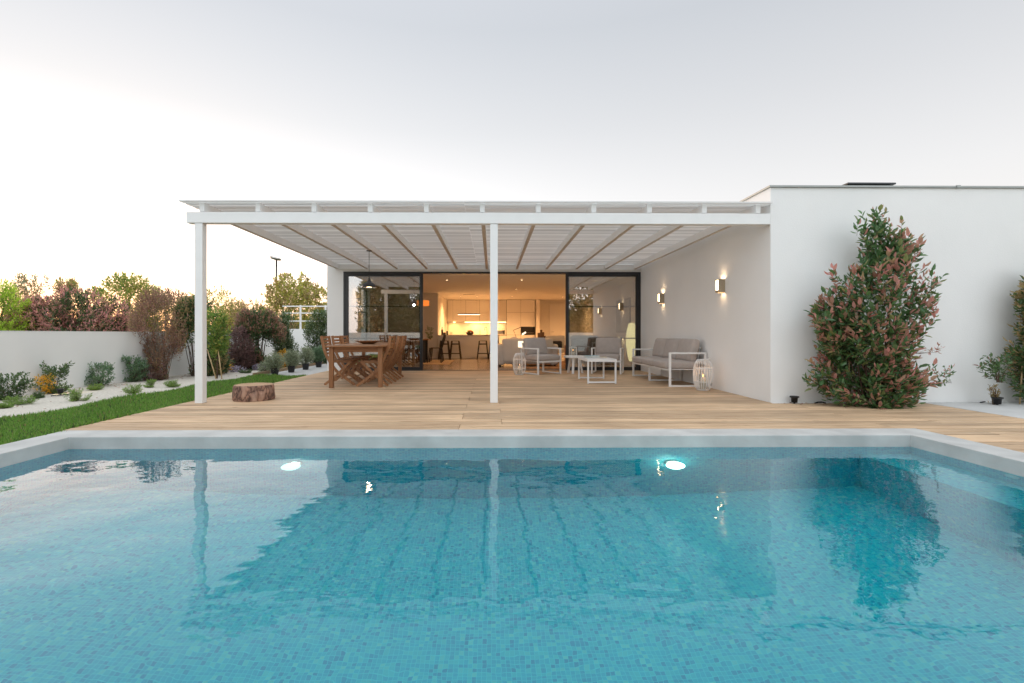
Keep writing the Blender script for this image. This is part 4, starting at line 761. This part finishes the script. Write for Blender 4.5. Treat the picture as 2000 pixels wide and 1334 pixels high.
for s_ in (-1, 1): MB().box(s_*.35-.02, s_*.35+.02, -.3, .3, .52, .55).bar((s_*.35, -.27, .52), (s_*.35, -.3, 0), .035, .035).bar((s_*.35, .27, .52), (s_*.35, .33, 0), .035, .035).build('wooden_arm', M['teak'], t)
t = thing('log_basket', 'dark wooden sculpture standing against the inner wall', 'sculpture', (xat(1058, 20.5), 20.5, .004)); b = B(-.2, .2, -.15, .15, 0, .55)
for x, z in ((-.12, .95), (-.02, 1.08), (.06, .98), (.14, .82)): b.box(x-.05, x+.045, -.05, .05, .55, z)
b.build('body', M['brownfab'], t)
B(.6, 2.35, 12.5, 15.9, .004, .014).build('patterned_rug', M['rug2'], label='orange brown patterned rug in front of the indoor sofa', category='rug')
t = thing('paper_floor_lamp', 'tall cocoon shaped paper floor lamp glowing behind the right glass panel', 'floor lamp', (xat(1234, 12.75), 12.75, .004)); MB().lathe([(.07, .18), (.11, .35), (.145, .6), (.15, .78), (.125, 1.0), (.085, 1.16), (.06, 1.19)], 28).build('shade', M['paper'], t, True); MB().lathe([(0, 0), (.1, 0), (.1, .015), (.012, .02), (.012, .18), (0, .18)], 16).build('base', M['dark'], t); lamp('paper_lamp_light', 'POINT', (-.28, .1, .7), 7, (1, .72, .38), t, .12)
pf = B(BW-.03, BW-.002, 13.7, 15.2, .95, 1.95).build('picture_frame', M['gun'], label='large framed picture on the right inner wall behind the glass', category='picture'); B(BW-.033, BW-.0305, 13.74, 15.16, .99, 1.91).build('picture', mat('abstract_print', (.34, .33, .32), .6, var=.45, scale=2.5), pf)
t = thing('brown_armchair', 'dark brown armchair behind the right glass panel', 'armchair', (2.55, 12.75, .004), R(150)); MB().cushion(0, 0, .27, .75, .7, .30, .07, .01, seed=1).build('seat', M['brownfab'], t, True); MB().cushion(0, .30, .52, .75, .2, .70, .08, .01, seed=2).build('backrest', M['brownfab'], t, True)
for s_ in (-1, 1): MB().cushion(s_*.4, -.02, .36, .14, .72, .46, .06, 0, seed=3).build('armrest', M['brownfab'], t, True)
t = thing('sideboard', 'dark low sideboard with a glowing lamp behind the right glass panel', 'sideboard', (3.35, 15.6, .004)); B(-.35, .55, -.2, .2, 0, .8).build('cabinet', M['gun'], t); B(-.75, -.36, -.15, .15, .66, .72).box(-.75, -.36, -.15, .15, .78, .82).build('lit_shelf', M['fire'], t)

# ------------------------------------------------------------------ shrubs against the wing
cxp = xat(1703, 6.02)
plant('photinia_shrub', 'large red tipped evergreen shrub growing against the white wing wall', 'shrub', (cxp, 6.0, -.02), 2.48,
      [(0, -.50, .52), (.1, -.66, .66), (.25, -.72, .70), (.4, -.68, .62), (.5, -.70, .74), (.6, -.60, .70), (.68, -.55, .72), (.74, -.32, .68), (.82, -.22, .48), (.9, -.20, .28), (1, -.07, .13)], .30, 820, .27, 9, .096, .040, 'dgreen', 'red', .50, seed=21, up=.75, stems=16, clump=.52, stray=.20, cf=4.5, stemr=.012, ylim=.34)
# long stray shoots
b = MB()
plant('photinia_shoot', 'sparse red leaved shoot reaching right from the base of the big shrub', 'shrub', (cxp+.62, 6.05, .25), .26, [(0, .05, .5), (1, .15, .62)], .05, 11, .22, 7, .06, .022, 'dgreen', 'red', 1.2, seed=5, up=.15, stems=7, stemr=.005)
plant('photinia_shoot', 'thin bare tipped shoot reaching right halfway down the big shrub', 'shrub', (cxp+.55, 6.05, .66), .14, [(0, .1, .38), (1, .2, .42)], .04, 5, .2, 5, .045, .018, 'red', seed=6, up=.1, stems=5, stemr=.004)
cxr = xat(2050, 6.05)
plant('climbing_shrub', 'green leafy shrub on a bamboo stake cut off by the right edge', 'shrub', (cxr, 6.05, -.02), 1.82, [(0, -.32, .5), (.2, -.45, .5), (.35, -.52, .5), (.5, -.42, .5), (.62, -.30, .45), (.8, -.38, .4), (1, -.22, .2)], .26, 620, .22, 8, .085, .034, 'green', 'tan', .5, seed=9, up=.4, stems=12, clump=.2, stemr=.012, ylim=.28, grav=.15)
plant('low_shoot', 'green sprig spreading left at the foot of the shrub by the right edge', 'shrub', (xat(1950, 6.0), 6.0, .30), .34, [(0, -.1, .25), (.6, -.26, .2), (1, -.15, .15)], .12, 34, .16, 7, .06, .026, 'green', 'brown', .2, seed=12, up=.3, stems=10, stemr=.005)
for (x, z0, z1, lab) in ((xat(1668, 6.05), .9, 1.80, 'bamboo stake tied inside the big red tipped shrub'), (xat(2004, 6.14), .3, 1.22, 'bamboo stake in front of the shrub at the right edge')):
    t = thing('bamboo_stake', lab, 'stake', (x, 6.06 if x < 5 else 6.14, 0)); MB().tube([(-.06, .02, 0), (0, 0, z1)], .009, 8).build('cane', M['bamboo'], t, True)
def spot(px_, Y, lab, s=1.0, rz=0):
    t = thing('garden_spotlight', lab, 'garden spotlight', (xat(px_, Y), Y, -.02), rz, 'black garden spotlights'); MB().lathe([(0, .03*s), (.032*s, .03*s), (.036*s, .085*s), (.05*s, .09*s), (.05*s, .105*s), (.04*s, .10*s), (0, .07*s)], 20).build('lamp_head', M['black'], t, True); MB().tube([(0, 0, -.02), (0, 0, .04)], .012, 8).build('spike', M['black'], t); return t
spot(1551.5, 6.27, 'black garden spotlight standing at the corner of the wing wall', 1.1)
t = spot(1948, 6.1, 'black garden spotlight between the paving and the right edge shrub', 1.15, .5)
plant('dry_flower_clump', 'dry brown flower head clump above the spotlight near the right edge', 'plant', (xat(1942, 6.15), 6.15, .0), .26, [(0, -.04, .04), (.6, -.05, .05), (1, -.12, .06)], .06, 26, .08, 6, .028, .018, 'tan', seed=4)
for (pts, lab) in (([(1915, 787), (1925, 785), (1936, 783), (1943, 782)], 'black irrigation hose lying beside the paving'), ([(100, 774), (115, 772), (130, 771), (140, 769)], 'black irrigation hose lying on the gravel bed'), ([(1592, 788), (1598, 786), (1606, 786), (1612, 788)], 'loop of brown hose at the foot of the wing wall')):
    b = MB(); b.tube([(*at(p_[0], p_[1]), .005) for p_ in pts], .009, 6); b.build('garden_hose', M['black'], None, True, label=lab, category='hose')

# ------------------------------------------------------------------ left garden wall, fence, street lamp
GW = -7.15
gw = thing('garden_wall', 'low white rendered wall closing the garden on the left', 'wall', (0, 0, 0)); B(GW-.18, GW, -4.4, 17.0, -.2, .945).build('wall_face', M['stucco'], gw); B(GW-.185, GW+.004, -4.4, 17.0, .9455, .955).build('wall_cap', M['wpaint'], gw)
bw = thing('back_garden_wall', 'white rendered wall crossing behind the potted plants', 'wall', (0, 0, 0)); B(GW-.18, DX0-.001, 17.002, 17.2, -.2, 1.08).build('wall_face', M['stucco'], bw)
rl = thing('wall_railing', 'white metal railing on top of the wall behind the potted plants', 'railing', (0, 17.1, 0)); b = MB(); xa, xb = xat(552, 17.1), DX0-.01
for z in (1.88, 1.64, 1.36): b.box(xa, xb, -.02, .02, z-.02, z+.02)
b.build('rail', M['wpaint'], rl)
for px_ in (587, 636): x = xat(px_, 17.1); B(x-.028, x+.028, -.021, .021, 1.08, 1.92).build('rail_post', M['wpaint'], rl)
t = thing('street_lamp', 'tall grey street lamp rising above the trees behind the garden', 'street lamp', (xat(540, 25), 25, -.16)); MB().tube([(0, 0, 0), (0, 0, 2.5), (0, 0, 4.85)], [.07, .055, .04], 10).build('pole', M['gun'], t, True)
MB().lathe([(0.001, -.07), (.20, -.05), (.30, 0), (.25, .08), (.001, .09)], 16).build('lamp_head', M['steel'], t, True).matrix_local = Matrix.Translation((-.05, 0, 4.93)) @ Matrix.Rotation(R(14), 4, 'Y')

# wall-side shrubs
def gp(px_, Y): return (xat(px_, Y), Y, -.03)
gs_ = 'small shrubs along the white garden wall'
def small(px_, Y, h, w, lab, ma, seed, **k):
    return plant('garden_shrub', lab, 'shrub', gp(px_, Y), h, [(0, -w*.25, w*.25), (.3, -w*.9, w*.9), (.6, -w, w), (1, -w*.55, w*.5)], w*.8, int(135*k.pop('d', 1)), .13, 8, k.pop('ll', .042), k.pop('lw', .022), ma, seed=seed, up=.9, stems=16, clump=.45, cf=9, stray=.10, stemr=.005, group=gs_, **k)
small(16, 6.95, .38, .26, 'small glossy green shrub at the left edge in front of the white wall', 'green', 31)
small(108, 7.75, .44, .31, 'small shrub with yellow lit flowers in front of the white wall', 'green', 32, flowers=('yellow', .85, (-.04, -.14, .17), .16), d=1.3)
small(193, 8.7, .42, .29, 'small grey green shrub third from the left along the white wall', 'bluegreen', 33)
small(257, 9.5, .50, .27, 'bluish green shrub left of the large copper brown bush', 'bluegreen', 34, d=1.3)
spot(118, 7.35, 'black garden spotlight shining on the yellow flowering shrub', 1.0); sx_ = xat(116, 7.45)
lamp('garden_spot_light', 'SPOT', (sx_, 7.37, .09), 10, (1, .80, .45), None, .02, (R(62), 0, R(10)), spot_size=R(70), spot_blend=.6)
plant('copper_bush', 'large copper brown bush fanning out in front of the white garden wall', 'shrub', gp(318, 10.0), 1.88, [(0, -.12, .12), (.15, -.22, .26), (.35, -.42, .40), (.55, -.62, .48), (.75, -.55, .55), (.9, -.42, .55), (1, -.2, .3)], .5, 640, .24, 10, .055, .019, 'brown', 'tan', .35, seed=41, up=1.2, stems=30, clump=.55, cf=4, stemr=.010, bark='bark')
plant('low_dark_bush', 'low dark brown bush at the foot of the copper brown bush', 'shrub', gp(290, 9.8), .42, dome(.42), .3, 130, .15, 8, .045, .02, 'purple', 'dgreen', .3, seed=42, stems=10, stemr=.005)
plant('evergreen_shrub', 'tall mixed green and bronze shrub standing behind the left pergola post', 'shrub', gp(384, 10.9), 1.75, [(0, -.42, .5), (.3, -.55, .62), (.6, -.50, .62), (.85, -.45, .5), (1, -.25, .3)], .5, 900, .24, 8, .075, .03, 'green', 'tan', .5, seed=43, stems=16, clump=.25, stemr=.01)
plant('staked_young_tree', 'young green tree tied to slanting stakes right of the left post', 'tree', gp(424, 10.2), 1.50, [(0, -.08, .08), (.35, -.14, .16), (.5, -.28, .22), (.7, -.3, .26), (.9, -.24, .16), (1, -.1, .1)], .26, 210, .2, 8, .065, .034, 'fresh', 'ygreen', .4, seed=44, t0=.36, stems=12, clump=.3, trunk=(.75, .014), stemr=.008)
for (dx, dx2, lab) in ((-.06, -.20, 'thin wooden stake leaning left under the young tree'), (.06, .02, 'thin wooden stake upright under the young tree')):
    p0 = gp(424, 10.1); t = thing('tree_stake', lab, 'stake', p0); MB().tube([(dx+.04, 0, 0), (dx2, 0, .62)], .012, 8).build('cane', M['bamboo'], t, True)
plant('bronze_undergrowth', 'low leafy clump with bronze leaves below the young tree', 'shrub', gp(425, 11.4), .62, dome(.36), .3, 150, .18, 7, .09, .035, 'green', 'brown', .5, seed=45, stems=8)
plant('purple_shrub', 'dark purple leaved shrub right of the young tree', 'shrub', gp(464, 12.6), 1.12, dome(.50), .4, 620, .2, 9, .05, .026, 'purple', seed=46, up=.8, stems=14, clump=.2)
plant('photinia_hedge', 'broad green shrub with reddish young leaves between purple shrub and dark cone shrub', 'shrub', gp(506, 13.2), 1.62, [(0, -.5, .5), (.3, -.7, .7), (.7, -.65, .62), (.9, -.5, .4), (1, -.4, .3)], .55, 1150, .25, 8, .08, .034, 'green', 'brown', .7, seed=47, stems=16, clump=.25)
plant('tall_bush', 'tall loose shoots rising behind the broad reddish shrub', 'shrub', gp(500, 14.2), 1.95, [(0, -.4, .4), (.8, -.8, .7), (1, -.7, .6)], .3, 130, .28, 7, .07, .03, 'tan', 'ygreen', .4, seed=48, t0=.55, up=1.5, stems=14)
plant('dark_cone_shrub', 'dark green cone shaped shrub standing behind the first potted plant', 'shrub', gp(566, 14.2), 1.62, [(0, -.42, .48), (.25, -.45, .48), (.5, -.40, .34), (.8, -.32, .2), (1, -.2, .05)], .42, 900, .2, 8, .06, .026, 'green', 'olive', .5, seed=49, stems=12, clump=.2)
plant('dark_shrub', 'dark green shrub beside the left corner of the house', 'shrub', gp(618, 15.2), 1.68, [(0, -.35, .4), (.3, -.42, .5), (.6, -.38, .5), (.85, -.3, .42), (1, -.15, .3)], .4, 900, .2, 8, .06, .026, 'green', 'olive', .35, seed=50, stems=12, clump=.2)
plant('yellow_flower_clump', 'yellow lit flower clump glowing behind the potted plants', 'plant', gp(552, 13.4), .52, dome(.24), .2, 110, .12, 7, .045, .024, 'yellow', 'green', .4, seed=51)
plant('orange_flower_clump', 'orange tinted leaf clump at the foot of the purple shrub', 'plant', gp(443, 11.9), .26, dome(.14), .12, 40, .1, 6, .05, .02, 'yellow', 'brown', .5, seed=52)
for (px_, Y, w, lab) in ((462, 11.9, .28, 'patch of pale mauve flowers at the foot of the purple shrub'), (505, 12.6, .22, 'patch of pale mauve flowers at the foot of the broad reddish shrub')):
    plant('mauve_flowers', lab, 'flowers', gp(px_, Y), .16, dome(w), .14, 90, .07, 6, .02, .016, 'mauve', 'dgreen', .3, seed=int(px_))
# potted plants
def pot(px_, Y, h, w, lab, seed, ma='olive'):
    r_ = plant('potted_plant', lab, 'potted plant', (xat(px_, Y), Y, -.018), h, [(0, -.01, .01), (.3, -w*.5, w*.5), (.5, -w, w), (.8, -w*.85, w*.85), (1, -w*.35, w*.35)], w*.9, 240, .14, 9, .038, .014, ma, seed=seed, t0=.33, up=.6, stems=16, stemr=.005, trunk=(.22, .012), group='potted shrubs in black pots beside the path')
    MB().lathe([(0, 0), (.068, 0), (.088, .145), (.094, .145), (.094, .16), (.084, .16), (.08, .13), (0, .13)], 24).build('pot', M['black'], r_, False); MB().lathe([(0, .131), (.08, .131)], 20).build('pot_soil', M['soil'], r_)
pot(537, 10.95, .50, .25, 'grey green potted shrub in a black pot, nearest in the row', 61); pot(569, 11.7, .54, .22, 'potted shrub in a black pot, second in the row', 62); pot(597, 12.6, .60, .22, 'pale green potted shrub in a black pot, third in the row', 63); pot(622.5, 13.5, .60, .22, 'potted shrub in a black pot, farthest in the row and beside the house', 64, 'bluegreen')
plant('grey_trailing_plant', 'grey green plant spilling over the timber edging left of the pots', 'shrub', gp(518, 11.4), .32, dome(.2), .18, 110, .12, 8, .035, .013, 'olive', seed=65, stems=8)
# low ground plants in gravel
def tuft(px_, py_, w, h, lab, ma, seed):
    x, y = at(px_, py_, -.03); plant('ground_plant', lab, 'plant', (x, y, -.03), h, [(0, -w*.6, w*.6), (.5, -w, w), (1, -w*.6, w*.6)], w*.7, int(60+w*220), .09, 9, .030, .007, ma, seed=seed, up=.9, stems=10, stemr=.003, clump=.3, cf=14, group='low plants in the gravel bed')
for i, a in enumerate([(40, 790, .20, .11, 'low green plant in the gravel nearest the left edge', 'fresh'), (76, 779, .10, .09, 'tiny dark green tuft in the gravel below the small flowering shrub', 'green'), (150, 784, .20, .17, 'feathery green plant in the gravel nearest the lawn on the left', 'fresh'), (186, 762, .14, .10, 'small green tuft in the gravel behind the feathery plant', 'fresh'), (262, 769, .19, .14, 'feathery green plant in the gravel below the bluish shrub', 'fresh'), (294, 757, .13, .13, 'slanting green tuft in the gravel under the copper brown bush', 'fresh'), (341, 756, .17, .11, 'bright green tuft in the gravel left of the pergola post', 'fresh'), (455, 722, .20, .09, 'dark green mat of ground cover under the purple shrub', 'green'), (479, 729, .17, .09, 'green mat of ground cover near the end of the lawn', 'green'), (500, 720, .14, .09, 'green mat of ground cover behind the end of the lawn', 'green'), (521, 726, .17, .10, 'green mat of ground cover left of the first potted plant', 'green'), (14, 797, .12, .06, 'sparse green sprig in the gravel by the left edge', 'fresh')]): tuft(*a[:4], a[4], a[5], 100+i)
# brown leaf litter on the gravel, the lawn and the deck
n = 150; pts = []
for _ in range(n):
    u = rng.random()
    if u < .7: pts.append((rng.uniform(-7.1, -6.4), rng.uniform(7.5, 15), -.015))
    elif u < .85: pts.append((rng.uniform(-6.4, -5.4), rng.uniform(5, 11), -.012))
    else: pts.append((rng.uniform(3.8, 5.6), rng.uniform(6.1, 6.33), .002))
P = np.array(pts); D = np.stack([rng.normal(size=n), rng.normal(size=n), rng.uniform(-.1, .3, n)], 1)
o_ = leafmesh('leaf_litter', P, D, rng.uniform(.03, .06, n), rng.uniform(.012, .025, n), [G['brown']], np.zeros(n), None, .15, 8); o_['kind'] = 'stuff'; o_['label'] = 'scattered brown fallen leaves along the wall and gravel'; o_['category'] = 'leaf litter'

# ------------------------------------------------------------------ vegetation beyond the wall
tg = 'trees and bushes beyond the garden wall'
def tree(name, lab, px_, Y, ztop, wpx, ma, mb_, seed, t0=.3, dens=1.0, ll=.09, lw=.04, clump=.35, tip=.5, cat='tree', up=.6, cf=2.5):
    w = wpx/2*Y/F; h = ztop+.16; return plant(name, lab, cat, (xat(px_, Y), Y, -.16), h, [(0, -w*.5, w*.5), (t0, -w*.7, w*.7), (t0+(1-t0)*.4, -w, w), (t0+(1-t0)*.75, -w*.75, w*.8), (1, -w*.25, w*.3)], w*.8, int(420*dens), .34, 9, ll, lw, ma, mb_, tip, seed=seed, t0=t0, up=up, stems=22, clump=clump, cf=cf, stemr=.018, trunk=(h*max(.15, t0*.8), .04), bark='bark', group=tg)
zt = lambda py, Y: H+(652-py)*Y/F
tree('lime_tree', 'bright lime green feathery tree at the far left edge', -6, 10.5, zt(548, 10.5), 130, 'lime', None, 201, .1, 3.6, .07, .022, .05, cf=4)
for px_, Y, top, w, s_, l_ in ((88, 11.2, 580, 165, 202, 'rose red bush beyond the wall nearest the lime green tree'), (150, 11.0, 563, 150, 203, 'tallest rose red bush in the middle of the row beyond the wall'), (218, 11.6, 580, 125, 204, 'rose red bush beyond the wall next to the copper brown bush')):
    tree('rose_red_bush', l_, px_, Y, zt(top, Y), w, 'green', 'pink', s_, .1, 2.6, .085, .028, .08, 1.3, 'shrub', .5)
tree('sparse_tree', 'sparse pale leaved tree rising between the lime tree and the red bushes', 62, 14, zt(537, 14), 110, 'tan', 'olive', 205, .3, .8, .085, .035, .5)
tree('sparse_tree', 'sparse tree rising above the tallest red bush', 128, 14, zt(546, 14), 90, 'tan', 'ygreen', 206, .3, .7, .085, .035, .5)
tree('yellow_green_tree', 'yellow green tree above the right end of the red bushes', 248, 14.5, zt(538, 14.5), 150, 'ygreen', 'fresh', 207, .3, 1.2, .10, .045, .4)
tree('backlit_bush', 'loose tan bush behind the copper brown bush', 330, 14.5, zt(572, 14.5), 170, 'tan', 'brown', 208, .1, 1.6, .075, .03, .35)
tree('backlit_tree', 'golden backlit tree behind the left pergola post', 412, 15.5, zt(560, 15.5), 150, 'ygreen', 'tan', 209, .2, 1.7, .085, .036, .35)
tree('backlit_tree', 'loose golden tree just left of the left pergola post', 372, 16.5, zt(578, 16.5), 70, 'tan', 'ygreen', 210, .2, .6, .085, .036, .4)
tree('maple_tree', 'spreading yellow green tree beside the street lamp pole', 572, 21, zt(536, 21), 140, 'ygreen', 'tan', 211, .3, 1.3, .14, .075, .40, cf=1.8)
tree('maple_tree', 'yellow green tree half hidden by the house corner', 640, 22, zt(560, 22), 80, 'ygreen', 'tan', 212, .3, .8, .14, .07, .4, cf=1.8)
tree('backlit_bush', 'tan bush low behind the broad reddish shrub', 470, 19, zt(605, 19), 110, 'tan', 'brown', 213, .05, 1.6, .09, .04, .3)
tree('backlit_bush', 'dull green bush below the spreading tree', 545, 19.5, zt(612, 19.5), 110, 'tan', 'green', 214, .05, 1.6, .09, .04, .3)
tree('side_window_tree', 'loose green tree outside the side window of the house', 620, 27, zt(585, 27), 120, 'ygreen', 'tan', 215, .1, .8, .16, .07, .3)
# far hedge along the horizon: many trees nobody could count
n = 26000; t_ = rng.random(n); Xf = rng.uniform(-95, 30, n); hh = 1.6+.8*np.sin(Xf*.21)+.5*np.sin(Xf*.53+1)+.4*np.sin(Xf*1.3); P = np.stack([Xf, 46+rng.normal(0, 1.6, n), -.1+t_**.8*np.maximum(.6, hh)], 1)
o_ = leafmesh('distant_woods', P, rng.normal(size=(n, 3)), rng.uniform(.25, .5, n), rng.uniform(.15, .3, n), [G['tan']], np.zeros(n), None, .2, 14); o_['kind'] = 'stuff'; o_['label'] = 'low line of distant trees on the horizon behind the garden'; o_['category'] = 'woods'
# ------------------------------------------------------------------ garden behind the photographer, seen mirrored in the glass
fn = thing('reed_fence', 'tall brown reed fence behind the pool, mirrored in the glass doors', 'fence', (0, -8.6, 0)); b = MB(); rr = random.Random(2)
for k in range(230): x = -9+k*.08; b.box(x, x+.07, -.02+rr.uniform(-.01, .01), .02, -.1, 2.5+rr.uniform(-.1, .1))
b.build('reed_panel', wood('reed', (.10, .075, .05), (.20, .15, .10), 2, .9), fn)
B(-9, 9.5, -4.6, -4.42, -.15, .98).build('rear_garden_wall', M['stucco'], label='low white wall behind the pool, mirrored in the glass doors', category='wall')
for i, (x, y, h, w) in enumerate(((-6.9, -6.4, 5.0, 1.7), (-4.3, -6.2, 5.8, 1.8), (-1.2, -6.3, 5.4, 1.7), (2.2, -6.4, 5.6, 1.7), (6.2, -6.6, 5.0, 1.8))):
    plant('garden_tree', 'leafy garden tree number %s behind the rear white wall, mirrored in the glass' % ('one', 'two', 'three', 'four', 'five')[i], 'tree', (x, y, -.15), h, [(0, -w*.5, w*.5), (.3, -w, w), (.7, -w, w), (1, -w*.4, w*.4)], w*.6, 1100, .45, 9, .2, .1, 'dark_tree', 'olive', .4, seed=300+i, t0=.12, stems=18, clump=.35, cf=1.4, stemr=.03, trunk=(1.3, .08), bark='bark', group='trees before the reed fence')
for i, x in enumerate((-5.6, -3.9, -1.6, .8, 2.6)):
    plant('rear_shrub', 'low green shrub in front of the rear white wall, place %s from the left' % ('one', 'two', 'three', 'four', 'five')[i], 'shrub', (x, -3.6, -.1), .75+.1*(i % 2), dome(.5), .35, 170, .2, 8, .09, .03, 'green', 'bluegreen', .4, seed=330+i, group='low shrubs before the rear wall')
